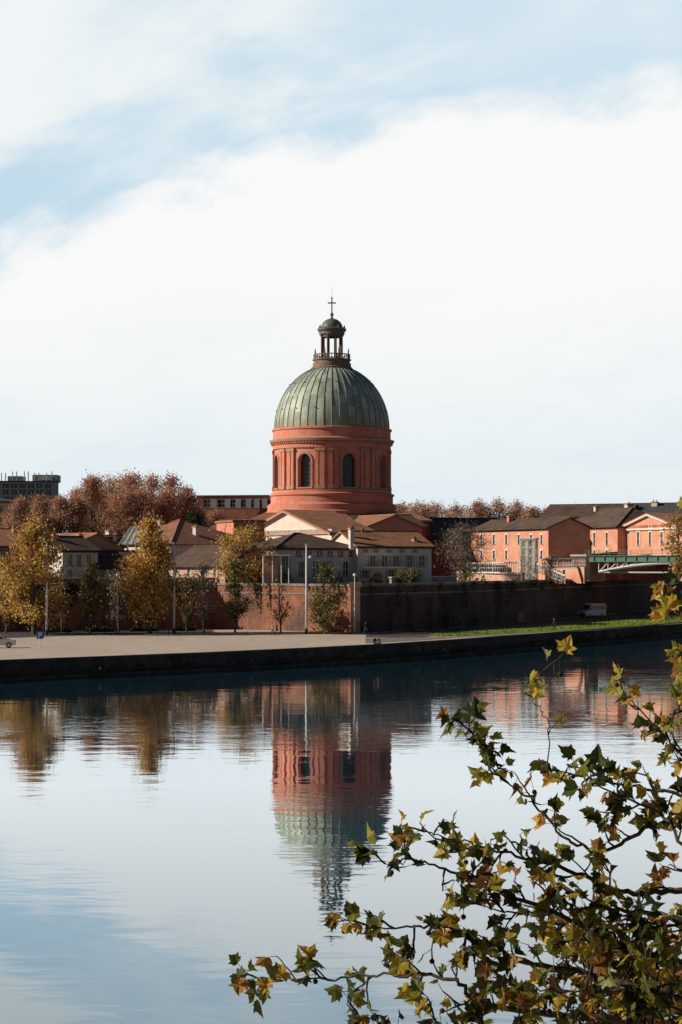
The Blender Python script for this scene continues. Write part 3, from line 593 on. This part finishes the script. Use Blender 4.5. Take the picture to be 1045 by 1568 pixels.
# ------------------------------------------------------------------ trees
def tree(name,px,D,z0,ytop,ybot,wpx,leaf,n=5000,size=.22,seed=1,shape='oval',trunk=.28,bark=BARK,aspect=.7,natt=42,updir=0,cl=.11,fill=1.0):
    rr=random.Random(seed); g=empty(name); H=Z(ytop,D); zb=Z(ybot,D); Rw=wpx/F*D/2; x0,y0=X(px,D),D
    tb=MB(); lean=rr.uniform(-.4,.4); tp=[(x0+lean*f+rr.uniform(-.1,.1),y0,z0+(H*.97-z0)*f) for f in [i/8 for i in range(9)]]
    tb.tube(tp,[trunk*(1-.93*i/8)+.02 for i in range(9)],8)
    att=[]
    while len(att)<natt:
        f=rr.random(); 
        if shape=='cone': rad=(1-f)**.7*(min(1,f*5+.35))
        elif shape=='round': rad=math.sqrt(max(0,1-(2*f-1)**2))*.98+.05
        else: rad=math.sin(math.pi*min(1,f*.92+.1))**.75*(1.05-.4*f)
        a=rr.uniform(0,2*math.pi); q_=rr.random()**.5*rad*Rw*rr.uniform(.75,1.15)
        att.append((x0+math.cos(a)*q_,y0+math.sin(a)*q_,zb+(H-zb)*f))
    P=[];T=[]
    for a in att:
        hf=max(.08,min(.95,((a[2]-z0)/(H-z0)-rr.uniform(.12,.3)))); i=int(hf*8); s=Vector(tp[i]).lerp(Vector(tp[min(i+1,8)]),hf*8-i)
        e=Vector(a); mid=s.lerp(e,.5)+Vector((rr.uniform(-.3,.3),rr.uniform(-.3,.3),-.05*(e-s).length))
        tb.tube([s,mid,e],[trunk*.3*(1-hf)+.03,.035+trunk*.06,.015],5)
        tone=rr.uniform(.1,.9); rs=Rw*2*cl*rr.uniform(.6,1.5)
        for k in range(5):
            tip=e+Vector((rr.gauss(0,rs*.8),rr.gauss(0,rs*.8),abs(rr.gauss(0,rs)))); tb.tube([mid.lerp(e,.6),tip],[.025,.008],3,False)
        m_=int(n/natt*rr.uniform(.3,1.7)*fill)
        pts=NP.normal(size=(m_,3))*np.array([rs,rs,rs*.9])+np.array(a); P.append(pts); T.append(np.clip(NP.normal(tone,.22,m_),0,1))
    tb.obj('trunk_and_limbs',bark,g)
    leafmesh('leaves',np.concatenate(P),size,leaf,g,aspect=aspect,updir=updir,tone=np.concatenate(T))
    return g
tree('poplar_tree',52,268,2,800,947,118,GOLD,10500,.18,3,'oval',.3,natt=95,cl=.066)
tree('poplar_tree',229,272,2,803,944,98,GOLD,10500,.18,5,'oval',.3,natt=90,cl=.07)
tree('autumn_tree',374,296,8.6,814,893,90,GOLD,5200,.17,8,'round',.25,natt=64,cl=.075)
tree('small_tree',139,272,2,866,945,48,OLIVE,1700,.17,9,'oval',.13,natt=34,cl=.09)
tree('small_tree',182,275,2,878,945,38,BAREG,1100,.15,10,'oval',.12,natt=24)
tree('small_tree',360,276,2,862,944,48,OLIVE,1900,.17,11,'oval',.14,natt=34,cl=.09)
tree('small_tree',497,270,2,864,958,62,OLIVE,3000,.17,12,'oval',.15,natt=42,cl=.09)
tree('small_tree',430,275,2,888,950,36,OLIVE,420,.14,13,'round',.11,natt=20)
tree('small_tree',312,277,2,866,945,44,BAREG,1000,.15,14,'oval',.12,natt=24)
tree('small_tree',10,272,2,850,945,50,GOLD,1800,.17,15,'oval',.14,cl=.09)
tree('small_tree',95,276,2,870,945,34,BAREG,800,.15,16,'oval',.12,natt=20)
tree('small_tree',285,278,2,880,948,30,OLIVE,700,.15,17,'oval',.10,natt=20)
tree('bare_tree',712,338,8.6,812,882,88,BAREG,5600,.22,21,'round',.3,aspect=.18,updir=.7,natt=64,cl=.1)
tree('dark_tree',298,350,8.6,790,860,44,DGREEN,3600,.2,22,'oval',.2)
tree('shrub_tree',625,297,8.6,873,892,34,OLIVE,900,.15,23,'round',.06)
tree('shrub_tree',845,346,8.6,850,885,26,BAREG,600,.15,24,'round',.06)
tree('autumn_tree',1040,350,8.6,790,872,50,GOLD,2200,.2,25,'round',.15)
PB=M('pale_bark',(.34,.23,.18),(.22,.15,.12),scale=2)
def treeline(name,xs,D,leaf,n,size,ybase,seed,aspect=.25):
    rr=random.Random(seed); g=empty(name); tb=MB(); P=[];T=[]
    for px,yt,wp in xs:
        Dj=D+rr.uniform(-14,14); x0=X(px,Dj); H=Z(yt,Dj)-1; z0=8.6; zb=Z(ybase,Dj)-2; Rw=wp/F*Dj/2
        tb.tube([(x0,Dj,z0),(x0+.3,Dj,(z0+H)/2),(x0,Dj,H-1.5)],[.45,.3,.06],6)
        for k in range(80):
            f=rr.random()**.7; rad=math.sqrt(max(0,1-(max(0,f*1.35-.35))**2)); a=rr.uniform(0,6.28); q_=rr.random()**.5*Rw*rad
            e=Vector((x0+math.cos(a)*q_,Dj+math.sin(a)*q_,zb+(H-zb)*f)); s=Vector((x0,Dj,z0+(e.z-z0)*rr.uniform(.35,.65)))
            tb.tube([s,s.lerp(e,.5)+Vector((rr.uniform(-.4,.4),0,-.3)),e],[.1,.06,.02],4,False)
            for j in range(3): tb.tube([s.lerp(e,rr.uniform(.6,1)),e+Vector((rr.gauss(0,.8),rr.gauss(0,.8),rr.uniform(.1,1.2)))],[.03,.01],3,False)
            m_=int(n/80*rr.uniform(.3,1.7)); rs=Rw*.17; P.append(NP.normal(size=(m_,3))*np.array([rs,rs,rs])+np.array(e)); T.append(np.clip(NP.normal(rr.uniform(.2,.8),.2,m_),0,1))
    tb.obj('trunks',PB,g); leafmesh('crowns',np.concatenate(P),size,leaf,g,aspect=aspect,updir=.4,tone=np.concatenate(T))
treeline('distant_trees',[(142,729,60),(168,726,66),(200,724,70),(232,727,66),(264,728,62),(288,744,46),(118,748,46),(150,752,60),(185,752,60),(215,750,60),(255,752,60),(283,765,40)],450,RUSSET,5400,.22,806,31,.5)
treeline('distant_trees',[(30,760,50),(60,757,50),(92,758,50),(118,760,40),(300,775,44),(330,780,40)],430,RUSSET,3800,.2,805,32,.5)
treeline('distant_trees',[(615,770,48),(640,767,50),(668,769,52),(700,773,52),(732,767,50),(760,765,54),(790,768,50),(815,776,44),(840,777,44),(880,775,44)],520,RUSSET,3400,.22,805,33,.5)
# hedge and planting at foot / top of wall
P=[]
for i in range(9000):
    px=R.uniform(60,300); 
    if (px//22)%3==2: continue
    D_=274+px*.03; P.append((X(px,D_),D_+R.uniform(-.6,.6),2+R.random()*(.6+.3*math.sin(px*.4))))
leafmesh('low_hedge',np.array(P),.12,DGREEN)
P=[]
for i in range(9000):
    px=R.uniform(-20,760); f=math.sin(px*.09)+math.sin(px*.23+1)+.6*math.sin(px*.51)
    if f<.0: continue
    D=295+ (max(0,px-548))*.155; P.append((X(px,D),D+R.uniform(0,1.4),8.7+R.random()*(.5+.7*f)))
leafmesh('terrace_shrubs',np.array(P),.14,OLIVE)
# ------------------------------------------------------------------ street lamps
for px,D,yt in ((72,266,831),(267,272,833),(469.5,270,835)):
    g=G('street_lamp',(X(px,D),D,2)); h=Z(yt,D)-2
    g.part('pole',POLE,True).tube([(0,0,0),(0,0,h*.5),(0,0,h)],[.18,.15,.10],10); g.part('base',DARK).tube([(0,0,0),(0,0,.7),(0,0,.75)],[.22,.22,.15],10)
    g.part('arm',POLE).tube([(0,0,h-.2),(0,-.6,h+.05),(0,-1.3,h+.1)],.05,6); g.part('arm',POLE).tube([(0,0,h*.85),(.5,-.2,h*.87)],.04,6)
    g.part('lantern_head',POLE,bevel=.03).box(-.17,.17,-1.9,-1.1,h+.02,h+.18); g.part('low_lantern',WHITE).ball((.55,-.2,h*.87),.2); g.done()
for px,D in ((543.5,272),(180,272)):
    g=G('street_lamp',(X(px,D),D,2)); g.part('pole',POLE).tube([(0,0,0),(0,0,8)],[.1,.06],8); g.part('head',WHITE).ball((0,0,8.15),.25); g.done()
# ------------------------------------------------------------------ vehicles
VANP=M('van_paint',(.66,.72,.78),(.62,.68,.74),scale=.5,rough=.25,spec=.5); TYRE=M('tyre_rubber',(.02,.02,.02),scale=5); RED=M('lamp_red',(.4,.02,.02),scale=5,rough=.3)
def wheel(g,x,y,r):
    t=g.part('tyres',TYRE); t.tube([(x,y-.11,r),(x,y+.11,r)],r,18); h=g.part('hubs',POLE); h.tube([(x,y-.125,r),(x,y+.125,r)],r*.55,12)
x,y=X(907,350),350
g=G('delivery_van',(x,y,2.02),math.radians(-142))
g.part('body',VANP,bevel=.08).prof([(-2.6,.35),(2.5,.35),(2.6,.7),(2.5,1.15),(1.75,1.35),(1.15,2.35),(.9,2.5),(-2.5,2.5),(-2.62,2.3)],-.98,.98)
ws=g.part('windscreen',GLASS); ws.m=Matrix.Translation((.04,0,.02)); ws.add([(1.73,-.82,1.42),(1.73,.82,1.42),(1.2,.78,2.28),(1.2,-.78,2.28)],[(0,1,2,3)])
for s in (-1,1):
    yv=s*.985; g.part('side_glass',GLASS).add([(1.5,yv,1.4),(.45,yv,1.4),(.45,yv,2.2),(1.02,yv,2.2)],[(0,1,2,3)]); g.part('side_glass',GLASS).add([(.3,yv,1.4),(-2.3,yv,1.4),(-2.3,yv,2.15),(.3,yv,2.15)],[(0,1,2,3)])
    g.part('headlights',WHITE).box(2.45,2.6,s*.55-.2,s*.55+.2,.85,1.08); g.part('mirrors',DARK).box(1.3,1.45,s*1.0-.05,s*1.2+.02,1.4,1.7)
    for xx in (-1.6,1.6): wheel(g,xx,s*.9,.34)
g.part('bumper',DARK,bevel=.03).box(2.5,2.7,-.95,.95,.35,.65); g.part('grille',DARK).box(2.55,2.63,-.4,.4,.8,1.05); g.done()
CARP=M('car_paint_white',(.7,.71,.72),(.66,.67,.68),scale=.5,rough=.2,spec=.5)
x,y=gz(-4,992); g=G('parked_car',(x,y,2.03),math.radians(8))
g.part('body',CARP,bevel=.06).prof([(-2.1,.3),(2.1,.3),(2.15,.6),(2.05,.85),(1.1,1.0),(.4,1.42),(-1.2,1.45),(-1.95,1.0),(-2.12,.9)],-.86,.86)
for s in (-1,1):
    yv=s*.866; g.part('side_glass',GLASS).add([(.85,yv,1.0),(-1.6,yv,1.0),(-1.1,yv,1.36),(.38,yv,1.34)],[(0,1,2,3)])
    for xx in (-1.35,1.35): wheel(g,xx,s*.8,.32)
    g.part('headlights',WHITE).box(2.0,2.16,s*.6-.18,s*.6+.18,.62,.78); g.part('rear_lights',RED).box(-2.15,-2.0,s*.6-.18,s*.6+.18,.7,.88)
g.part('windscreen',GLASS).add([(1.1,-.72,1.03),(1.1,.72,1.03),(.45,.68,1.42),(.45,-.68,1.42)],[(0,1,2,3)]); g.done()
# parking sign
BLUE=M('sign_blue',(.03,.12,.45),(.025,.1,.4),scale=3,rough=.4)
x,y=gz(62,990); g=G('parking_sign',(x,y,2)); hz=Z(967,y)-2
g.part('post',POLE).tube([(0,0,0),(0,0,hz)],.05,8); s_=.85; g.part('panel',BLUE,bevel=.01).box(-s_*.5,s_*.5,-.09,-.05,hz-s_,hz)
L_=g.part('letter_p',WHITE); c=hz-s_/2; L_.box(-.2,-.1,-.1,-.092,c-.3,c+.3); L_.box(-.1,.14,-.1,-.092,c+.2,c+.3); L_.box(-.1,.14,-.1,-.092,c-.05,c+.05); L_.box(.14,.2,-.101,-.093,c-.03,c+.28); g.done()
# benches
for px in (95,170,250):
    x,y=gz(px,971); g=G('park_bench',(x,y,2))
    for k in range(3): g.part('seat',BARK).box(-.9,.9,-.25+k*.17,-.11+k*.17,.42,.46)
    for k in range(2): g.part('backrest',BARK).box(-.9,.9,.28,.32,.6+k*.17,.72+k*.17)
    for xx in (-.8,.8): g.part('legs',DARK).box(xx-.04,xx+.04,-.2,-.14,0,.42); g.part('legs',DARK).box(xx-.04,xx+.04,.24,.3,0,.86)
    g.done()
# ------------------------------------------------------------------ people
SKIN=M('skin',(.45,.27,.2),scale=10); HAIR=M('hair_dark',(.03,.02,.015),scale=10)
def cloth(n,c): return M(n,c,scale=4)
CL=[cloth('jacket_dark',(.03,.03,.04)),cloth('jacket_navy',(.03,.05,.1)),cloth('coat_beige',(.35,.28,.2)),cloth('top_white',(.6,.6,.6)),cloth('coat_red',(.3,.05,.04))]
JN=cloth('jeans',(.05,.07,.12)); BK=cloth('trousers_black',(.02,.02,.02)); SHOE=cloth('shoes',(.03,.025,.02))
def person(px,py,yaw,pose,top,leg,z=2.0,loc=None):
    x,y=loc or gz(px,py,z); g=empty('person',(x,y,z),yaw)
    if pose=='sit': hipz=.12
    else: hipz=.93
    J={};E=[];Rd={}
    def j(n,p,r,par=None):
        J[n]=Vector(p); Rd[n]=r
        if par: E.append((par,n))
    j('pelvis',(0,0,hipz),.15); j('waist',(0,.0,hipz+.16),.125,'pelvis'); f=-.06 if pose=='sit' else -.01
    j('chest',(0,f,hipz+.38),.15,'waist'); j('neck0',(0,f,hipz+.54),.07,'chest'); j('neck1',(0,f-.01,hipz+.61),.052,'neck0')
    j('head0',(0,f-.02,hipz+.67),.08,'neck1'); j('head1',(0,f-.015,hipz+.76),.095,'head0'); j('crown',(0,f,hipz+.84),.07,'head1')
    for s,n in ((-1,'l'),(1,'r')):
        sw=.22*s if pose=='walk' else 0.0
        j('sh'+n,(.17*s,f,hipz+.48),.065,'chest')
        if pose=='sit':
            j('el'+n,(.24*s,f-.08,hipz+.22),.042,'sh'+n); j('wr'+n,(.16*s,f-.32,hipz+.14),.03,'el'+n); j('ha'+n,(.13*s,f-.4,hipz+.12),.033,'wr'+n)
            j('hi'+n,(.1*s,-.05,hipz),.1,'pelvis'); j('kn'+n,(.13*s,-.45,hipz+.02),.06,'hi'+n); j('an'+n,(.12*s,-.5,hipz-.42),.04,'kn'+n); j('to'+n,(.12*s,-.66,hipz-.48),.035,'an'+n)
        else:
            j('el'+n,(.23*s,f+.8*sw*.3,hipz+.2),.042,'sh'+n); j('wr'+n,(.23*s,f+sw*.7-.06,hipz-.03),.03,'el'+n); j('ha'+n,(.22*s,f+sw*.9-.08,hipz-.12),.034,'wr'+n)
            j('hi'+n,(.095*s,0,hipz-.05),.1,'pelvis'); j('kn'+n,(.1*s,-sw*.7-.03,hipz-.46),.062,'hi'+n); j('an'+n,(.1*s,-sw*1.3+.03,.09),.042,'kn'+n); j('to'+n,(.11*s,-sw*1.3-.13,.04),.036,'an'+n)
    names=list(J); idx={n:i for i,n in enumerate(names)}
    me=bpy.data.meshes.new('body'); me.from_pydata([J[n] for n in names],[(idx[a],idx[b]) for a,b in E],[])
    o=bpy.data.objects.new('body',me); scene.collection.objects.link(o)
    md=o.modifiers.new('s','SKIN'); 
    for i,n in enumerate(names): me.skin_vertices[0].data[i].radius=(Rd[n],Rd[n]); me.skin_vertices[0].data[i].use_root=(n=='pelvis')
    sb=o.modifiers.new('ss','SUBSURF'); sb.levels=1; sb.render_levels=1
    dg=bpy.context.evaluated_depsgraph_get(); nm=bpy.data.meshes.new_from_object(o.evaluated_get(dg)); o.modifiers.clear(); o.data=nm
    for mm_ in (top,leg,SKIN,HAIR,SHOE): nm.materials.append(mm_)
    for p_ in nm.polygons:
        c=p_.center; best=min(names,key=lambda n:(J[n]-c).length-Rd[n]*.5); mi=0
        if best[:2] in('kn','hi') or best=='pelvis' : mi=1
        if best[:2] in('an',): mi=1
        if best[:2]=='to': mi=4
        if best[:2]=='ha' or best in('neck1','head0','head1'): mi=2
        if best=='crown' or (best in('head1','head0') and c.y>J['head1'].y+.02): mi=3
        p_.material_index=mi; p_.use_smooth=True
    o.parent=g
    fb=MB()
    for n in 'lr':
        h=J['ha'+n]; d=(h-J['wr'+n]).normalized(); sd_=Vector((0,1,0)) if abs(d.y)<.7 else Vector((1,0,0))
        for k in range(4): b=h+sd_*(k-1.5)*.018; fb.tube([b,b+d*.05,b+d*(.075+.01*(k%3))+Vector((0,0,-.01))],[.009,.008,.006],5)
        b=h-d*.02-sd_*.03; fb.tube([b,b-sd_*.02+d*.04],[.01,.008],5)
    hd=J['head1']; fb.tube([hd+Vector((0,-.09,.0)),hd+Vector((0,-.12,-.025))],[.012,.016],5); fb.ball(hd+Vector((-.095,0,-.01)),.02); fb.ball(hd+Vector((.095,0,-.01)),.02)
    fb.obj('fingers_nose_ears',SKIN,g,True)
    eb=MB(); 
    for s in(-1,1): eb.ball(hd+Vector((.035*s,-.088,.01)),.012)
    eb.box(-.025,.025,hd.y-.09,hd.y-.085,hd.z-.065,hd.z-.058); eb.obj('eyes_mouth',HAIR,g)
    return g
person(418,974,math.radians(60),'walk',CL[3],JN); person(424,973,math.radians(75),'walk',CL[0],BK)
person(849,966,math.radians(-70),'walk',CL[0],BK)
def on_edge(px):
    k=(px-CX)/F
    for a,b in zip(ED,ED[1:]):
        t=(k*a[1]-a[0])/((b[0]-a[0])-k*(b[1]-a[1]))
        if 0<=t<=1: return (a[0]+t*(b[0]-a[0]),a[1]+t*(b[1]-a[1]))
x,y=on_edge(579.5); person(0,0,math.radians(30),'sit',CL[2],JN,z=2.12,loc=(x,y+.1))
x,y=on_edge(574); person(0,0,math.radians(25),'sit',CL[0],BK,z=2.12,loc=(x,y+.1))
person(560,972,1.2,'walk',CL[1],JN); person(634,969,-1.2,'stand',CL[4],BK); person(703,965,1.4,'walk',CL[0],JN); person(716,963.5,1.2,'stand',CL[1],BK); person(728,962,-1.4,'walk',CL[0],BK)
# ------------------------------------------------------------------ foreground plane tree
fg=empty('plane_tree'); wood=MB(); twg=MB(); seedb=MB()
LV=[];LF=[];LT=[]
outl=[(0,0),(.10,-.05),(.28,-.12),(.40,-.01),(.58,.03),(.45,.16),(.54,.29),(.68,.47),(.46,.46),(.34,.50),(.30,.65),(.16,.77),(.0,1.05)]
outl=outl+[(-x_,y_) for x_,y_ in outl[-2:0:-1]]
def leaf(pos,dirv,size,tone,rr):
    dirv=dirv.normalized(); nrm=Vector((rr.gauss(0,1),rr.gauss(0,1),rr.gauss(0,.7))); sx=dirv.cross(nrm)
    if sx.length<.1: sx=dirv.cross(Vector((0,1,0)))
    sx.normalize(); nz=sx.cross(dirv); o=len(LV); curl=rr.uniform(-.6,.9); fold=rr.uniform(.05,.9); asy=rr.uniform(.7,1.05)
    c=pos+dirv*size*.3; LV.append(tuple(c))
    for x_,y_ in outl:
        x2=x_*asy*rr.uniform(.85,1.1); LV.append(tuple(pos+sx*x2*size+dirv*y_*size*rr.uniform(.92,1.06)+nz*size*(abs(x_)*fold-curl*(y_-.3)**2+rr.uniform(-.04,.04))))
    n=len(outl); ed=rr.uniform(-.05,.18)
    for i in range(n): LF.append((o,o+1+i,o+1+(i+1)%n)); LT.append(min(1,max(0,tone+ed*(1 if i%3 else 0)+rr.gauss(0,.04))))
def catmull(P,k=6):
    out=[]; 
    for i in range(len(P)-1):
        p0,p1,p2,p3=P[max(i-1,0)],P[i],P[i+1],P[min(i+2,len(P)-1)]
        for j in range(k):
            t=j/k; out.append(.5*((2*p1)+(p2-p0)*t+(2*p0-5*p1+4*p2-p3)*t*t+(3*p1-p0-3*p2+p3)*t**3))
    out.append(P[-1]); return out
trunkx=5.2; trunky=12.5
rr=random.Random(99)
def tone_pick(yel):
    r=rr.random()
    if r<yel: return rr.uniform(.62,.9)
    if r<yel+.07: return rr.uniform(.9,1.0)
    return rr.uniform(.0,.6)
def twig(p,d,ln,yel,depth=0):
    pts=[p]; q_=p.copy(); dd=d.normalized(); ns=5
    for i in range(ns):
        dd=(dd+Vector((rr.gauss(0,.22),rr.gauss(0,.22),rr.gauss(0.03,.22)))).normalized(); q_=q_+dd*ln/ns; pts.append(q_.copy())
    twg.tube(pts,[.0052*(1-.6*i/ns)+.001 for i in range(ns+1)],4,False)
    for i in range(1,ns+1):
        if rr.random()<(.33 if i<ns else .95):
            b=pts[i]; pd=(dd+Vector((rr.gauss(0,.7),rr.gauss(0,.7),rr.gauss(-.05,.7)))).normalized(); e=b+pd*rr.uniform(.025,.06)
            twg.tube([b,e],[.0022,.0015],3,False); leaf(e,(pd+Vector((rr.gauss(0,.25),0,-.45+rr.gauss(0,.35)))),rr.uniform(.045,.105),tone_pick(yel),rr)
    if rr.random()<.2:
        e=pts[-2]+Vector((rr.gauss(0,.02),0,-rr.uniform(.04,.09))); twg.tube([pts[-2],e],.0016,3,False); seedb.ball(e,.014,8,6)
    if depth<1:
        for k in range(rr.choice((0,1,1,2))):
            i=rr.randint(1,3); twig(pts[i],(dd+Vector((rr.gauss(0,.8),rr.gauss(0,.6),rr.gauss(.1,.8)))),ln*.6,yel,depth+1)
def limb(pts,r0,step=.10,yel=.25,start=0.0,ln=(.14,.36),ext=True):
    P=[Vector((X(a,D),D,Z(b,D))) for a,b,D in pts]
    if ext: 
        a=P[0]; P=[Vector((trunkx,trunky,a.z-.8-.25*(trunkx-a.x))),Vector(((trunkx+a.x)/2,(trunky+a.y)/2,a.z-.25))]+P
    C=catmull(P,8); n=len(C); C=[c+Vector((rr.gauss(0,.008),rr.gauss(0,.008),rr.gauss(0,.008))) for c in C]
    wood.tube(C,[ (r0*2.2*(1-i/n)**1.5+r0*.5*(1-i/n)+.003) if ext else r0*(1-.8*i/n)+.001 for i in range(n)],7)
    acc=0; k0=16 if ext else 0
    for i in range(k0,n-1):
        seg=C[i+1]-C[i]; acc+=seg.length
        while acc>step:
            acc-=step*rr.uniform(.6,1.4)
            d=seg.normalized()*.8+Vector((rr.gauss(0,.45),rr.gauss(0,.5),rr.gauss(.15,.75))); twig(C[i],d,rr.uniform(*ln)*(1-.25*i/n),yel)
    twig(C[-1],C[-1]-C[-2],.14,yel)
limb([(1100,1600,10),(960,1565,10),(840,1552,10),(740,1535,10),(690,1500,10),(600,1492,10.1),(500,1500,10.2),(415,1500,10.2)],.012,.10,.27,ln=(.1,.26))
limb([(1100,1350,10.5),(1045,1362,10.5),(960,1366,10.5),(870,1332,10.5),(790,1312,10.4),(720,1290,10.4),(655,1276,10.4)],.011,.10,.27,ln=(.12,.28))
limb([(1100,1260,11),(1010,1262,11),(930,1300,11),(870,1285,11),(810,1225,11),(760,1180,11),(722,1120,11)],.007,.13,.24,ln=(.1,.24))
limb([(1100,1490,10),(950,1445,10),(820,1385,10),(720,1345,10),(650,1320,10),(590,1320,10)],.010,.10,.32,ln=(.12,.26))
limb([(1100,1530,9.6),(900,1490,9.6),(780,1465,9.6),(690,1420,9.6),(620,1420,9.6),(570,1425,9.6)],.010,.11,.32,ln=(.1,.24))
limb([(1100,1180,11.2),(1040,1150,11.2),(990,1100,11.2),(955,1062,11.2)],.005,.13,.5,ln=(.1,.2))
limb([(1100,1225,10.8),(980,1205,10.8),(900,1190,10.8),(850,1185,10.8)],.006,.11,.2,ln=(.1,.26))
limb([(1100,1320,10.2),(1020,1250,10.2),(940,1215,10.2),(890,1200,10.2)],.006,.10,.22,ln=(.1,.26))
limb([(1100,1420,9.8),(1000,1400,9.8),(900,1390,9.8),(800,1400,9.8),(740,1390,9.8)],.008,.09,.34,ln=(.12,.3))
limb([(1100,1560,9.3),(1000,1520,9.3),(900,1520,9.3),(800,1510,9.3)],.008,.06,.42,ln=(.12,.3))
limb([(1100,1470,10.4),(1000,1465,10.4),(900,1440,10.4),(830,1430,10.4)],.008,.07,.40,ln=(.12,.3))
limb([(1100,1600,9.5),(1000,1575,9.5),(900,1590,9.5),(700,1580,9.6),(500,1580,9.8)],.008,.08,.32,ln=(.12,.28))
limb([(1110,1530,10.8),(1030,1490,10.8),(950,1500,10.8),(870,1480,10.8)],.007,.06,.48,ln=(.12,.3))
limb([(1110,1400,11),(1040,1420,11),(960,1410,11),(900,1420,11)],.007,.08,.38,ln=(.12,.3))
limb([(1110,1570,10.4),(1010,1550,10.4),(930,1560,10.4),(820,1580,10.4)],.007,.06,.44,ln=(.12,.3))
limb([(1120,1010,10.6),(1080,1000,10.6),(1040,1005,10.6)],.005,.10,.7,ln=(.08,.15))
limb([(1130,930,10.6),(1085,930,10.6),(1040,935,10.6)],.005,.10,.75,ln=(.08,.14))
limb([(1130,860,10.6),(1090,880,10.6),(1050,890,10.6)],.004,.11,.7,ln=(.06,.12))
limb([(1130,780,10.6),(1100,780,10.6),(1072,760,10.6)],.004,.13,.8,ln=(.05,.10))
limb([(1120,1080,10.4),(1080,1085,10.4),(1035,1085,10.4)],.005,.11,.45,ln=(.08,.17))
limb([(840,1190,10.8),(838,1110,10.8),(815,1070,10.8),(805,1050,10.8),(830,1030,10.8)],.003,.24,.7,ln=(.04,.08),ext=False)
limb([(760,1180,11),(735,1150,11),(705,1112,11),(720,1105,11)],.003,.15,.1,ln=(.08,.14),ext=False)
wood.tube([(trunkx+.2,trunky,1.9),(trunkx+.1,trunky,5),(trunkx,trunky,8),(trunkx+.15,trunky+.1,12),(trunkx+.3,trunky,16),(trunkx+.2,trunky,20)],[.38,.3,.26,.22,.14,.04],14)
for k in range(14):  # upper crown to the right of the view
    a=rr.uniform(-1.2,1.6); z=rr.uniform(12.5,19); ln_=rr.uniform(1.0,2.4); s=Vector((trunkx+.1,trunky,z)); e=s+Vector((math.cos(a)*ln_,math.sin(a)*ln_,rr.uniform(.4,1.4)))
    C=catmull([s,s.lerp(e,.5)+Vector((0,0,.15)),e],5); wood.tube(C,[.05*(1-i/len(C))+.006 for i in range(len(C))],6)
    for q_ in C[3:]:
        for _ in range(3): twig(q_,Vector((rr.gauss(0,1),rr.gauss(0,1),rr.gauss(.2,.6))),.3,.4)
wood.obj('trunk_and_limbs',BARKL,fg,True); twg.obj('twigs',TWIG,fg); seedb.obj('seed_balls',SEED,fg,True)
me=bpy.data.meshes.new('leaves'); me.from_pydata(LV,[],LF); me.materials.append(PLANEL); a_=me.attributes.new('tone','FLOAT','FACE'); a_.data.foreach_set('value',np.array(LT,dtype=np.float32))
o=bpy.data.objects.new('leaves',me); scene.collection.objects.link(o); o.parent=fg
scene.view_settings.view_transform='Standard'; scene.view_settings.look='None'; scene.view_settings.exposure=0
print('leaves',len(LT)//len(outl))
